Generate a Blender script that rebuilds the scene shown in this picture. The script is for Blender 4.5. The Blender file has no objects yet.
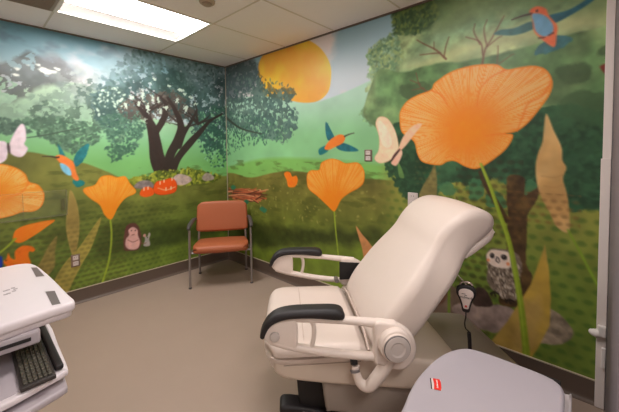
import bpy, bmesh, math, random
import numpy as np
from mathutils import Vector, Matrix
PI = math.pi
scene = bpy.context.scene
COL = scene.collection

# ------------------------------------------------------------------ camera
FPX, CX, CY = 317.364, 309.5, 162.41
PITCH, ROLL, YAW = 0.03911, -0.00858, 0.74304
CAM = np.array([-2.32396, -3.59767, 1.41897])
_F = np.array([math.cos(YAW)*math.cos(PITCH), math.sin(YAW)*math.cos(PITCH), -math.sin(PITCH)])
_R0 = np.array([math.sin(YAW), -math.cos(YAW), 0.0]); _U0 = np.cross(_R0, _F)
_R = _R0*math.cos(ROLL)+_U0*math.sin(ROLL); _U = -_R0*math.sin(ROLL)+_U0*math.cos(ROLL)
cd = bpy.data.cameras.new('camera'); cam = bpy.data.objects.new('camera', cd); COL.objects.link(cam)
cam.matrix_world = Matrix(((_R[0],_U[0],-_F[0],CAM[0]),(_R[1],_U[1],-_F[1],CAM[1]),(_R[2],_U[2],-_F[2],CAM[2]),(0,0,0,1)))
cd.sensor_fit = 'HORIZONTAL'; cd.sensor_width = 36.0; cd.lens = FPX/619*36
cd.shift_x = (309.5-CX)/619; cd.shift_y = -(206-CY)/619
cd.clip_start = 0.01; cd.clip_end = 50
scene.camera = cam
# ------------------------------------------------------------------ world, exposure
w = bpy.data.worlds.new('world'); scene.world = w; w.use_nodes = True
w.node_tree.nodes['Background'].inputs[0].default_value = (0.9,0.85,0.8,1)
w.node_tree.nodes['Background'].inputs[1].default_value = 0.05
vs = scene.view_settings
vs.view_transform = 'Standard'; vs.look = 'None'; vs.gamma = 1.0; vs.use_curve_mapping = False
vs.exposure = 0.06
LAMP_MAIN = 28.0      # emission of the troffer diffuser
LAMP_SECOND = 18.0     # second troffer, near end of the room
LAMP_HALL_FILL = 22.0      # emission of the unseen hallway lamp, added as fill
LAMP_COL = (1.0, 0.955, 0.935)
MURAL_GAIN = 1.14
scene.cycles.max_bounces = 8

H = 2.5; BB = 0.132          # ceiling height, baseboard height
YF = -3.64                   # wall with the doorway the picture is taken from
XL = -3.4                    # side wall left of the camera

def ray(px, py): return _F + _R*(px-CX)/FPX - _U*(py-CY)/FPX
def hit(px, py, ax, val):
    d = ray(px, py); t = (val-CAM[ax])/d[ax]; return CAM + d*t
def WLp(px, py): P = hit(px,py,1,0.0); return (P[0], P[2])
def WRp(px, py): P = hit(px,py,0,0.0); return (P[1], P[2])

# ------------------------------------------------------------------ helpers
def lin(c):
    c = np.asarray(c, float)/255.0
    return np.where(c <= 0.04045, c/12.92, ((c+0.055)/1.055)**2.4)
def mat(name, rgb, rough=0.5, metal=0.0, spec=0.5, noise=0.0, nscale=40.0, bump=0.0, bscale=200.0, emit=None, alpha=None, coat=0.0, bdist=0.002):
    m = bpy.data.materials.new(name); m.use_nodes = True; nt = m.node_tree; b = nt.nodes['Principled BSDF']
    c = tuple(float(v) for v in lin(rgb))
    b.inputs['Base Color'].default_value = c+(1,)
    b.inputs['Roughness'].default_value = rough; b.inputs['Metallic'].default_value = metal
    b.inputs['Specular IOR Level'].default_value = spec; b.inputs['Coat Weight'].default_value = coat
    tc = nt.nodes.new('ShaderNodeTexCoord')
    if noise > 0:
        n = nt.nodes.new('ShaderNodeTexNoise'); n.inputs['Scale'].default_value = nscale; n.inputs['Detail'].default_value = 4
        nt.links.new(tc.outputs['Object'], n.inputs['Vector'])
        mx = nt.nodes.new('ShaderNodeMix'); mx.data_type = 'RGBA'
        mx.inputs[6].default_value = tuple(v*(1-noise) for v in c)+(1,); mx.inputs[7].default_value = tuple(min(1,v*(1+noise)) for v in c)+(1,)
        nt.links.new(n.outputs['Fac'], mx.inputs[0]); nt.links.new(mx.outputs[2], b.inputs['Base Color'])
    if bump > 0:
        n2 = nt.nodes.new('ShaderNodeTexNoise'); n2.inputs['Scale'].default_value = bscale; n2.inputs['Detail'].default_value = 3
        nt.links.new(tc.outputs['Object'], n2.inputs['Vector'])
        bp = nt.nodes.new('ShaderNodeBump'); bp.inputs['Strength'].default_value = bump; bp.inputs['Distance'].default_value = bdist
        nt.links.new(n2.outputs['Fac'], bp.inputs['Height']); nt.links.new(bp.outputs['Normal'], b.inputs['Normal'])
    if emit:
        b.inputs['Emission Color'].default_value = tuple(emit[0])+(1,); b.inputs['Emission Strength'].default_value = emit[1]
    if alpha is not None: b.inputs['Alpha'].default_value = alpha
    return m

def obj(name, bm, m, parent=None, smooth=False, loc=None, angle=40):
    me = bpy.data.meshes.new(name); bm.normal_update(); bm.to_mesh(me); bm.free()
    o = bpy.data.objects.new(name, me); COL.objects.link(o)
    if m: me.materials.append(m)
    if smooth:
        me.polygons.foreach_set('use_smooth', [True]*len(me.polygons))
        try: me.set_sharp_from_angle(angle=math.radians(angle))
        except Exception: pass
    if parent: o.parent = parent
    if loc: o.location = loc
    return o
def tag(o, label=None, cat=None, group=None, kind=None):
    if label: o['label'] = label
    if cat: o['category'] = cat
    if group: o['group'] = group
    if kind: o['kind'] = kind
    return o
def thing(name, label, cat, loc=(0,0,0), rz=0, group=None):
    o = bpy.data.objects.new(name, None); COL.objects.link(o); o.location = loc; o.rotation_euler = (0,0,rz)
    o.empty_display_size = 0.1
    return tag(o, label, cat, group)
def bx(bm, x0,x1,y0,y1,z0,z1, bev=0.0, seg=2):
    x0,x1 = min(x0,x1),max(x0,x1); y0,y1 = min(y0,y1),max(y0,y1); z0,z1 = min(z0,z1),max(z0,z1)
    r = bmesh.ops.create_cube(bm, size=1.0)
    for v in r['verts']:
        v.co = Vector(((x0+x1)/2+v.co.x*(x1-x0), (y0+y1)/2+v.co.y*(y1-y0), (z0+z1)/2+v.co.z*(z1-z0)))
    if bev > 0:
        es = list({e for v in r['verts'] for e in v.link_edges})
        bmesh.ops.bevel(bm, geom=es, offset=bev, segments=seg, affect='EDGES', profile=0.5)
    return bm
def box(*a, **k): return bx(bmesh.new(), *a, **k)
def catmull(pts, n=8, closed=False):
    P = [np.array(p, float) for p in pts]; out = []; N = len(P)
    for i in range(N if closed else N-1):
        p0 = P[(i-1)%N] if (closed or i > 0) else P[0]*2-P[1]
        p1 = P[i]; p2 = P[(i+1)%N]
        p3 = P[(i+2)%N] if (closed or i+2 < N) else P[-1]*2-P[-2]
        for k in range(n):
            t = k/n
            out.append(0.5*((2*p1)+(-p0+p2)*t+(2*p0-5*p1+4*p2-p3)*t*t+(-p0+3*p1-3*p2+p3)*t**3))
    if not closed: out.append(P[-1])
    return out
def tube(bm, pts, r, seg=12, smooth=6, closed=False, rs=None, flat=1.0):
    """sweep a circle along pts; rs = radius per control point"""
    C = [Vector(p) for p in (catmull(pts, smooth, closed) if smooth > 1 else pts)]
    n = len(C)
    if rs is not None:
        R = [float(v[0]) for v in (catmull([(q,) for q in rs], smooth, closed) if smooth > 1 else [(q,) for q in rs])]
    else: R = [r]*n
    T = []
    for i in range(n):
        a = C[(i-1)%n] if (closed or i > 0) else C[i]; b = C[(i+1)%n] if (closed or i < n-1) else C[i]
        T.append((b-a).normalized())
    up = Vector((0,0,1)) if abs(T[0].z) < 0.9 else Vector((1,0,0))
    N0 = (up - T[0]*up.dot(T[0])).normalized(); rings = []
    for i in range(n):
        N0 = (N0 - T[i]*N0.dot(T[i])).normalized(); B = T[i].cross(N0)
        rings.append([bm.verts.new(C[i]+(N0*math.cos(2*PI*k/seg)*flat+B*math.sin(2*PI*k/seg))*R[i]) for k in range(seg)])
    for i in range(n if closed else n-1):
        a = rings[i]; b = rings[(i+1)%n]
        for k in range(seg): bm.faces.new((a[k], a[(k+1)%seg], b[(k+1)%seg], b[k]))
    if not closed:
        bm.faces.new(rings[0][::-1]); bm.faces.new(rings[-1])
    return bm
def lathe(bm, prof, axis='z', c=(0,0,0), seg=32, flip=False):
    """prof = [(r, h)...] turned about axis through c"""
    rings = []
    for r, h in prof:
        ring = []
        for k in range(seg):
            a = 2*PI*k/seg; u, v = r*math.cos(a), r*math.sin(a)
            p = {'z': (u,v,h), 'y': (u,h,v), 'x': (h,u,v)}[axis]
            ring.append(bm.verts.new(Vector(c)+Vector(p)))
        rings.append(ring)
    for a, b in zip(rings, rings[1:]):
        for k in range(seg): bm.faces.new((a[k], a[(k+1)%seg], b[(k+1)%seg], b[k]))
    bm.faces.new(rings[0]); bm.faces.new(rings[-1])
    bmesh.ops.recalc_face_normals(bm, faces=bm.faces[:])
    return bm
def offset_poly(P, d):
    """P: list of 2D points CCW; shrink inward by d"""
    n = len(P); out = []
    for i in range(n):
        a = P[(i-1)%n]; b = P[(i+1)%n]; t = (b-a); L = math.hypot(*t) or 1e-9; t = t/L
        out.append(P[i]+np.array([-t[1], t[0]])*d)
    return out
def ccw(P):
    s = sum(P[i][0]*P[(i+1)%len(P)][1]-P[(i+1)%len(P)][0]*P[i][1] for i in range(len(P)))
    return P if s > 0 else P[::-1]
def pad(bm, prof, half, r, f3, seg=5, smooth=6, wfun=None, puff=0.0):
    """closed 2D profile extruded to +-half with rounded rims; f3(u,v,w)->3D; wfun(u,v) scales the width"""
    P = catmull(prof, smooth, True) if smooth > 1 else [np.array(p, float) for p in prof]
    P = ccw([np.array(p) for p in P]); rings = []
    secs = []
    for k in range(seg+1):
        th = PI/2*k/seg; secs.append((-half+r*(1-math.sin(th)), r*(1-math.cos(th))))
    secs = secs[::-1]
    secs = [(w_, o_) for w_, o_ in secs]                       # from rim to inner: make from outermost
    left = [(-half+r*(1-math.cos(PI/2*k/seg)), r*(1-math.sin(PI/2*k/seg))) for k in range(seg+1)]
    mids = []
    if puff > 0: mids = [(x*(half-r), -puff*(1-x*x)) for x in (-0.66,-0.33,0,0.33,0.66)]
    full = left + mids + [(-a, b) for a, b in left[::-1]]
    for w_, o_ in full:
        Q = offset_poly(P, o_); ring = []
        for q, p0 in zip(Q, P):
            s = wfun(p0[0], p0[1]) if wfun else 1.0
            ring.append(bm.verts.new(Vector(f3(q[0], q[1], w_*s))))
        rings.append(ring)
    n = len(P)
    for a, b in zip(rings, rings[1:]):
        for k in range(n): bm.faces.new((a[k], a[(k+1)%n], b[(k+1)%n], b[k]))
    for ring in (rings[0], rings[-1]):
        f = bm.faces.new(ring); bmesh.ops.triangulate(bm, faces=[f])
    bmesh.ops.recalc_face_normals(bm, faces=bm.faces[:])
    return bm
def text_bm(s, size, depth=0.0005):
    c = bpy.data.curves.new('t', 'FONT'); c.body = s; c.size = size; c.extrude = depth; c.align_x = 'CENTER'; c.align_y = 'CENTER'
    o = bpy.data.objects.new('t', c); COL.objects.link(o); bpy.context.view_layer.update()
    me = o.to_mesh(); bm = bmesh.new(); bm.from_mesh(me); o.to_mesh_clear()
    bpy.data.objects.remove(o); bpy.data.curves.remove(c); return bm
# ------------------------------------------------------------------ mural painting (wall coordinates, printed art only)
_rng = np.random.RandomState(7); _T = _rng.rand(256,256)
def vnoise(u, v, seed=0):
    u = u+seed*17.31; v = v+seed*9.77
    i = np.floor(u).astype(int); j = np.floor(v).astype(int); a = u-i; b = v-j
    a = a*a*(3-2*a); b = b*b*(3-2*b); i0 = i % 256; i1 = (i+1) % 256; j0 = j % 256; j1 = (j+1) % 256
    return (_T[i0,j0]*(1-a)+_T[i1,j0]*a)*(1-b)+(_T[i0,j1]*(1-a)+_T[i1,j1]*a)*b
def fbm(u, v, sc, seed=0, octv=4):
    s = 0; amp = 0.5; tot = 0
    for k in range(octv):
        s = s+amp*vnoise(u*sc, v*sc, seed+k*3); tot += amp; amp *= 0.5; sc *= 2.03
    return s/tot
def sstep(x, a, b):
    t = np.clip((x-a)/(b-a), 0, 1); return t*t*(3-2*t)
def ink(c):
    L = lin(c)*MURAL_GAIN; g = L@np.array([0.2126,0.7152,0.0722]); return np.clip(g[:,None]+(L-g[:,None])*1.0, 0.006, 0.9)
class Mural:
    def __init__(s, u0, u1, z0, z1, du, proj):
        s.nu = int(round((u1-u0)/du))+1; s.nz = int(round((z1-z0)/du))+1
        s.u = np.linspace(u0, u1, s.nu); s.z = np.linspace(z0, z1, s.nz)
        s.U, s.Z = np.meshgrid(s.u, s.z); s.c = np.zeros((s.nz, s.nu, 3)); s.proj = proj; s.du = du; s.k = 0
    def px(s, pts): return np.array([s.proj(*p) for p in pts])
    def box(s, P, pad_):
        i0 = max(0, np.searchsorted(s.u, P[:,0].min()-pad_)-1); i1 = min(s.nu, np.searchsorted(s.u, P[:,0].max()+pad_)+1)
        j0 = max(0, np.searchsorted(s.z, P[:,1].min()-pad_)-1); j1 = min(s.nz, np.searchsorted(s.z, P[:,1].max()+pad_)+1)
        return slice(j0, j1), slice(i0, i1)
    def blend(s, sl, a, col, tex=0.08, tsc=30, sheet=None):
        s.k += 1
        U, Z = s.U[sl], s.Z[sl]; col = np.asarray(col, float)
        if col.ndim == 1: col = np.broadcast_to(col, U.shape+(3,))
        t = 1+tex*(fbm(U, Z, tsc, s.k, 3)-0.5)*2 if tex > 0 else np.ones(U.shape)
        a = a[..., None]
        s.c[sl] = s.c[sl]*(1-a)+np.clip(col*t[..., None], 0, 255)*a
    def sdf(s, P, sl):
        U, Z = s.U[sl], s.Z[sl]; d = np.full(U.shape, 1e9); ins = np.zeros(U.shape, bool); n = len(P)
        for i in range(n):
            a = P[i]; b = P[(i+1) % n]; e = b-a; L = e@e+1e-12
            t = np.clip(((U-a[0])*e[0]+(Z-a[1])*e[1])/L, 0, 1)
            d = np.minimum(d, (U-a[0]-e[0]*t)**2+(Z-a[1]-e[1]*t)**2)
            if a[1] != b[1]:
                c = ((a[1] > Z) != (b[1] > Z)) & (U < (b[0]-a[0])*(Z-a[1])/(b[1]-a[1])+a[0]); ins ^= c
        d = np.sqrt(d); return np.where(ins, -d, d)
    def fill(s, pts, col, smooth=True, rough=0.0, rsc=25, soft=0.0, alpha=1.0, tex=0.08, tsc=30, rim=None, col2=None, holes=None, grad=None):
        P = s.px(pts)
        if smooth: P = np.array(catmull(list(P), 5, True))
        sl = s.box(P, rough*1.2+soft+0.03)
        if s.U[sl].size == 0: return None
        d = s.sdf(P, sl); U, Z = s.U[sl], s.Z[sl]
        if rough > 0: d = d+rough*2*(fbm(U, Z, rsc, s.k+5, 4)-0.5)
        wd = max(soft, s.du*0.8)
        a = np.clip(0.5-d/(2*wd), 0, 1)*alpha
        c = np.broadcast_to(np.asarray(col, float), U.shape+(3,))
        if col2 is not None:
            m = fbm(U, Z, grad or 6, s.k+11, 3); m = sstep(m, 0.35, 0.65)[..., None]; c = c*(1-m)+np.asarray(col2, float)*m
        if rim is not None:
            m = (sstep(-d, 0, rim[1]))[..., None]; c = np.asarray(rim[0], float)*(1-m)+c*m
        if holes: a = a*(1-sstep(fbm(U, Z, holes[0], s.k+21, 3), holes[1], holes[1]+0.03)*holes[2])
        s.blend(sl, a, c, tex, tsc); return sl, d, a
    def vband(s, stops, col, tex=0.06, tsc=8, soft=0.01, rough=0.0):
        """everything below a skyline given in photo pixels"""
        P = np.array(catmull(list(s.px(stops)), 6)); o = np.argsort(P[:,0]); zz = np.interp(s.u, P[o,0], P[o,1])
        d = s.Z-zz[None, :]
        if rough: d = d+rough*2*(fbm(s.U, s.Z, 20, s.k+3, 4)-0.5)
        a = np.clip(0.5-d/(2*soft), 0, 1)
        c = np.broadcast_to(np.asarray(col, float), s.U.shape+(3,)) if np.ndim(col) == 1 else col
        s.blend((slice(None), slice(None)), a, c, tex, tsc)
    def stroke(s, pts, w, col, alpha=1.0, tex=0.08, smooth=True, rough=0.0):
        """w in photo pixels per point (or one)"""
        P = s.px(pts); e = 4.0
        k = np.array([abs(s.proj(p[0], p[1]-e)[1]-s.proj(p[0], p[1]+e)[1])/(2*e) for p in pts])
        W = (np.array(w if np.ndim(w) else [w]*len(pts), float)*k/2)
        Q = np.column_stack([P, W])
        if smooth and len(Q) > 2: Q = np.array(catmull(list(Q), 6))
        sl = s.box(Q[:, :2], Q[:,2].max()+0.02+rough)
        U, Z = s.U[sl], s.Z[sl]
        if U.size == 0: return
        d = np.full(U.shape, 1e9)
        for i in range(len(Q)-1):
            a = Q[i]; b = Q[i+1]; ee = b[:2]-a[:2]; L = ee@ee+1e-12
            t = np.clip(((U-a[0])*ee[0]+(Z-a[1])*ee[1])/L, 0, 1)
            d = np.minimum(d, np.hypot(U-a[0]-ee[0]*t, Z-a[1]-ee[1]*t)-(a[2]+(b[2]-a[2])*t))
        if rough: d = d+rough*2*(fbm(U, Z, 30, s.k, 3)-0.5)
        s.blend(sl, np.clip(0.5-d/(1.6*s.du), 0, 1)*alpha, col, tex)
    def dot(s, p, r, col, ry=None, alpha=1.0):
        c = s.px([p])[0]; e = 3.0
        ku = abs(s.proj(p[0]+e, p[1])[0]-s.proj(p[0]-e, p[1])[0])/(2*e); kz = abs(s.proj(p[0], p[1]-e)[1]-s.proj(p[0], p[1]+e)[1])/(2*e)
        ru = max(r*ku, 1e-3); rz_ = max((ry or r)*kz, 1e-3)
        sl = s.box(np.array([[c[0]-ru, c[1]-rz_], [c[0]+ru, c[1]+rz_]]), 0.01)
        U, Z = s.U[sl], s.Z[sl]
        if U.size == 0: return
        q = np.hypot((U-c[0])/ru, (Z-c[1])/rz_); m = min(ru, rz_)
        s.blend(sl, np.clip(0.5-(q-1)*m/(1.4*s.du), 0, 1)*alpha, col, 0.05)
    def leaves(s, pts, n, sz, cols, seed=1, alpha=0.9, el=1.7):
        """small leaf ellipses scattered inside a polygon (photo px)"""
        P = s.px(pts); R = random.Random(seed); mn, mx = P.min(0), P.max(0); k = 0; t = 0
        while k < n and t < n*12:
            t += 1; q = np.array([R.uniform(mn[0], mx[0]), R.uniform(mn[1], mx[1])]); ins = False
            for i in range(len(P)):
                a = P[i]; b = P[(i+1) % len(P)]
                if (a[1] > q[1]) != (b[1] > q[1]) and q[0] < (b[0]-a[0])*(q[1]-a[1])/(b[1]-a[1])+a[0]: ins = not ins
            if not ins: continue
            k += 1; r = sz*R.uniform(0.5, 1.3); an = R.uniform(0, PI)
            sl = s.box(np.array([q-r*el, q+r*el]), 0.005); U, Z = s.U[sl]-q[0], s.Z[sl]-q[1]
            if U.size == 0: continue
            uu = U*math.cos(an)+Z*math.sin(an); vv = -U*math.sin(an)+Z*math.cos(an)
            qd = np.hypot(uu/(r*el), vv/r)
            s.blend(sl, np.clip(0.5-(qd-1)*r/(1.5*s.du), 0, 1)*alpha, cols[R.randrange(len(cols))], 0)
    def petal(s, pts, centre, veins=60, base=(250,142,28), light=(252,196,120), rimc=(240,120,22), seed=3, core=None):
        r = s.fill(pts, base, smooth=True, tex=0.05)
        if r is None: return
        sl, d, a = r; U, Z = s.U[sl], s.Z[sl]; c = s.px([centre])[0]
        th = np.arctan2(Z-c[1], U-c[0]); rad = np.hypot(U-c[0], Z-c[1]); R = np.percentile(rad[a > 0.5], 92)
        x = th/(2*PI)*veins*2.0
        st = 0.4*vnoise(x*1.7+40, rad*2.0/R+3, seed)+0.6*vnoise(x*3.4+90, rad*3/R, seed+4)
        m = (0.25+0.75*sstep(st, 0.34, 0.6))*sstep(rad/R, 0.22, 0.8)*sstep(-d, 0.0, 0.012)*0.8
        col = np.asarray(base, float)*(1-m[..., None])+np.asarray(light, float)*m[..., None]
        rm = 1-sstep(-d, 0.0, 0.012); col = col*(1-0.7*rm[..., None])+np.asarray(rimc, float)*0.7*rm[..., None]
        if core:
            q = (1-sstep(rad/R, 0.05, 0.4))[..., None]*0.8; col = col*(1-q)+np.asarray(core, float)*q
        s.blend(sl, a, col, 0.04)
    def dots(s, mask_fn, col, pitch=0.055, r=0.013, alpha=0.5):
        row = np.floor(s.Z/pitch*1.15); fz = s.Z/pitch*1.15-row-0.5; fu = (s.U/pitch+0.5*(row % 2)) % 1.0-0.5
        d = np.hypot(fu*pitch/1.5, fz*pitch/1.15)+0.006*(fbm(s.U, s.Z, 40, 3, 2)-0.5)
        a = np.clip(0.5-(d-r)/(2*s.du), 0, 1)*alpha*mask_fn
        s.blend((slice(None), slice(None)), a, col, 0)
    def mesh(s, name, to3, m, rect=None):
        """grid mesh in front of a solid board"""
        G = np.zeros((s.nz, s.nu, 3)); X, Y = to3(s.U, s.Z, 0.0); G[..., 0] = X; G[..., 1] = Y; G[..., 2] = s.Z
        nv = s.nz*s.nu; idx = np.arange(nv).reshape(s.nz, s.nu)
        q = np.stack([idx[:-1,:-1], idx[:-1,1:], idx[1:,1:], idx[1:,:-1]], -1).reshape(-1, 4)
        # solid board behind the print
        us, zs = (s.u[0], s.u[-1]), (s.z[0], s.z[-1]); bv = []
        for dep in (0.002, 0.1):
            for (a, b) in ((us[0],0.0),(us[1],0.0),(us[1],zs[1]),(us[0],zs[1])):
                x, y = to3(np.array(a), np.array(b), dep); bv.append((float(x), float(y), b))
        b0 = nv; bf = np.array([[0,1,2,3],[7,6,5,4],[0,4,5,1],[1,5,6,2],[2,6,7,3],[3,7,4,0]])+b0
        V = np.vstack([G.reshape(-1,3), np.array(bv)]); F_ = np.vstack([q, bf])
        me = bpy.data.meshes.new(name); me.vertices.add(len(V)); me.vertices.foreach_set('co', V.ravel().astype(np.float32))
        me.loops.add(F_.size); me.loops.foreach_set('vertex_index', F_.ravel().astype(np.int32))
        me.polygons.add(len(F_)); me.polygons.foreach_set('loop_start', (np.arange(len(F_))*4).astype(np.int32))
        me.update(calc_edges=True); me.validate()
        ca = me.color_attributes.new('print', 'FLOAT_COLOR', 'POINT')
        C4 = np.ones((len(V), 4), np.float32); C4[:nv,:3] = ink(s.c.reshape(-1,3)); C4[nv:,:3] = (0.5,0.45,0.4)
        ca.data.foreach_set('color', C4.ravel())
        o = bpy.data.objects.new(name, me); COL.objects.link(o); me.materials.append(m); o['kind'] = 'structure'; return o
# mural material: printed vinyl, colour from the painted art, faint embossing
mm = bpy.data.materials.new('mural_vinyl'); mm.use_nodes = True; nt = mm.node_tree; b = nt.nodes['Principled BSDF']
at = nt.nodes.new('ShaderNodeVertexColor'); at.layer_name = 'print'
nt.links.new(at.outputs['Color'], b.inputs['Base Color']); b.inputs['Roughness'].default_value = 0.42; b.inputs['Specular IOR Level'].default_value = 0.45
tc = nt.nodes.new('ShaderNodeTexCoord'); n = nt.nodes.new('ShaderNodeTexNoise'); n.inputs['Scale'].default_value = 160; nt.links.new(tc.outputs['Object'], n.inputs['Vector'])
bp = nt.nodes.new('ShaderNodeBump'); bp.inputs['Strength'].default_value = 0.12; bp.inputs['Distance'].default_value = 0.001
nt.links.new(n.outputs['Fac'], bp.inputs['Height']); nt.links.new(bp.outputs['Normal'], b.inputs['Normal'])

# ================================================================== mural on the wall with the light (left in the photo)
A = Mural(XL, 0.0, 0.0, H, 0.007, WLp)
U, Z = A.U, A.Z
def mix(a, b_, t): return np.asarray(a, float)*(1-t[..., None])+np.asarray(b_, float)*t[..., None]
sky = mix((176,196,200), (104,150,166), sstep(Z, 1.95, 2.5))
cl = sstep(fbm(U+0.3, Z*1.8, 1.9, 4, 5), 0.42, 0.62)*(1-0.5*sstep(Z, 2.3, 2.5)); A.c = mix(sky, (212,208,204), np.zeros_like(Z)); A.c = sky*(1-cl[..., None])+np.array((192,190,194.))*cl[..., None]
cl2 = sstep(fbm(U, Z*1.5, 4, 14, 4), 0.56, 0.7)*0.5*sstep(Z, 1.9, 2.1); A.c = A.c*(1-cl2[..., None])+np.array((92,112,124.))*cl2[..., None]
# far hills
A.vband([(-60,112),(0,98),(20,90),(45,84),(70,82),(90,87),(110,96),(130,108),(160,120),(226,132)], mix((126,180,134), (164,190,164), sstep(Z, 1.45, 2.0)), tex=0.08, tsc=5)
A.fill([(-60,72),(-20,66),(0,64),(14,57),(26,52),(40,57),(50,60),(62,60),(74,74),(70,86),(50,84),(34,90),(20,100),(0,104),(-60,110)], (84,90,88), rough=0.03, rsc=12, soft=0.02, alpha=0.85, tex=0.2, tsc=8, col2=(104,110,110), holes=(22,0.6,0.8))
A.fill([(60,84),(84,84),(100,92),(112,100),(104,112),(80,108),(60,112),(40,108),(30,98),(44,96)], (96,118,108), rough=0.06, rsc=16, soft=0.02, alpha=0.55, tex=0.2, tsc=12, holes=(24,0.55,0.8))
A.fill([(38,58),(50,53),(66,62),(84,72),(78,80),(60,78),(44,74)], (128,128,132), rough=0.04, rsc=10, soft=0.03, alpha=0.5)
for x, y, r in ((42,70,5),(47,72,6),(53,72,3.5),(17,69,2.5),(27,65,2),(16,75,3.5),(57,69,3),(38,65,2)):
    A.fill([(x-r,y-1),(x-r*.3,y-r*.5),(x+r,y-r*.2),(x+r*.9,y+r*.4),(x-r*.2,y+r*.4)], (226,232,224), rough=0.012, rsc=30, tex=0)
A.fill([(-30,78),(0,76),(10,80),(18,84),(12,92),(16,98),(8,104),(-30,104)], (150,184,158), rough=0.03, rsc=18, holes=(18,0.55,0.9), alpha=.9)
A.vband([(-60,150),(0,146),(40,146),(90,148),(130,150),(226,152)], (116,176,104), tex=0.08, tsc=4, soft=0.14)
# hazy foliage left and middle
A.fill([(-60,100),(0,104),(20,101),(40,103),(70,100),(96,104),(104,112),(90,122),(60,119),(40,117),(20,120),(-60,128)], (116,138,124), rough=0.05, rsc=10, soft=0.02, alpha=0.7, col2=(140,168,146), holes=(16,0.6,0.6))
A.fill([(24,119),(40,117),(60,118),(72,124),(84,122),(100,128),(102,136),(86,142),(76,150),(62,148),(54,140),(40,134),(26,128)], (74,100,84), rough=0.05, rsc=20, alpha=0.75, col2=(92,120,98), holes=(26,0.44,1.0))
A.leaves([(24,118),(60,117),(104,126),(98,142),(72,154),(52,142),(26,130)], 420, 0.010, [(64,94,76),(76,106,86),(96,128,104)], 3)
A.leaves([(-30,122),(0,118),(22,120),(30,132),(10,134),(-30,136)], 160, 0.011, [(64,90,78),(86,112,96)], 4)
A.stroke([(24,138),(40,136),(56,133),(80,128)], [0.6,1,1.2,1.5], (60,80,66))
# foliage haze joining the tree to the left
A.fill([(56,74),(80,70),(100,72),(124,66),(140,80),(140,112),(120,118),(96,112),(80,104),(64,96)], (120,134,132), rough=0.09, rsc=12, soft=0.03, alpha=0.6, tex=0.25, tsc=10, col2=(150,160,156), holes=(18,0.6,0.7))
A.fill([(76,84),(92,78),(110,84),(124,96),(120,114),(104,118),(90,108),(80,100)], (70,92,84), rough=0.09, rsc=18, soft=0.012, alpha=0.75, tex=0.25, tsc=12, col2=(92,112,102), holes=(24,0.54,0.95))
A.fill([(30,104),(60,100),(96,104),(120,112),(130,128),(122,142),(100,132),(84,126),(60,122),(34,120)], (72,96,82), rough=0.08, rsc=18, soft=0.01, alpha=0.7, tex=0.25, tsc=12, col2=(96,120,100), holes=(22,0.5,0.95))
# great tree crown
crown = [(92,108),(88,98),(96,88),(104,78),(114,70),(122,60),(138,50),(160,50),(190,56),(226,62),(250,70),(250,146),(226,146),(212,148),(200,142),(194,132),(186,120),(170,116),(152,112),(138,116),(128,126),(112,128),(100,124)]
A.fill(crown, (46,70,70), rough=0.07, rsc=22, soft=0.006, alpha=0.95, tex=0.25, tsc=9, col2=(66,94,92), holes=(26,0.62,0.85))
A.fill([(92,70),(112,52),(140,50),(176,56),(226,62),(250,64),(250,74),(214,78),(176,70),(150,72),(120,80),(100,92)], (132,160,168), rough=0.08, rsc=7, soft=0.06, alpha=0.55, tex=0.15, tsc=9)
A.fill([(160,80),(176,72),(190,76),(196,90),(180,100),(164,94)], (44,72,66), rough=0.04, rsc=12, soft=0.03, alpha=0.7)
A.fill([(186,74),(200,70),(214,78),(210,88),(194,88)], (126,152,158), rough=0.05, rsc=12, soft=0.05, alpha=0.5)
A.leaves(crown, 900, 0.011, [(50,78,76),(66,94,92),(88,118,114),(44,70,66)], 5, 0.6)
A.leaves([(92,98),(108,86),(122,88),(130,102),(118,120),(100,118)], 260, 0.009, [(196,216,196),(60,86,80),(64,90,84),(52,78,76),(60,86,80)], 6)
A.leaves([(98,116),(140,112),(146,128),(136,150),(120,156),(108,140)], 380, 0.010, [(58,92,78),(74,108,90),(88,126,104)], 7)
A.leaves([(104,148),(128,144),(134,154),(112,162)], 70, 0.010, [(70,108,84),(58,94,76)], 8)
A.fill([(120,108),(126,100),(140,94),(160,92),(180,94),(190,102),(192,112),(180,122),(150,120),(130,120)], (72,62,58), rough=0.08, rsc=20, soft=0.01, alpha=0.8, tex=0.2, tsc=12, col2=(92,80,72), holes=(38,0.56,0.9))
A.fill([(196,112),(214,108),(250,110),(250,160),(226,156),(214,152),(202,146),(196,132)], (50,86,76), rough=0.07, rsc=24, alpha=0.9, col2=(62,100,86), holes=(26,0.52,1))
A.leaves([(196,112),(240,104),(240,166),(212,168),(200,150)], 560, 0.010, [(44,84,72),(60,102,86),(140,196,150)], 9, .85)
# trunk
T_ = (52,42,40)
Rb = random.Random(21)
for i in range(22):
    x0, y0 = Rb.choice([(152,124),(160,112),(176,120),(184,128),(198,124),(170,104),(148,112)]); an = Rb.uniform(-2.7,-0.4); L0 = Rb.uniform(14,34)
    A.stroke([(x0,y0),(x0+math.cos(an)*L0*.5+Rb.uniform(-3,3), y0+math.sin(an)*L0*.45),(x0+math.cos(an)*L0, y0+math.sin(an)*L0*.8)], [2.2,1.4,0.5], T_, 0.9)
A.stroke([(166,176),(158,160),(155,142),(152,128),(146,116),(136,104)], [18,15,12,10,6,3], T_)
A.stroke([(168,176),(170,156),(178,140),(181,126),(176,112),(168,98)], [12,9,9,7,5,3], T_)
A.stroke([(171,174),(178,158),(190,143),(201,131),(210,121),(222,114)], [9,7,7,5,3,2], T_)
A.stroke([(179,146),(184,134),(192,120),(197,110)], [6,4,3,2], T_)
A.stroke([(156,132),(164,118),(166,106),(160,96)], [6,6,4,2], T_)
A.stroke([(161,164),(152,140),(150,126)], [4,3,3], (52,40,38))
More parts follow.
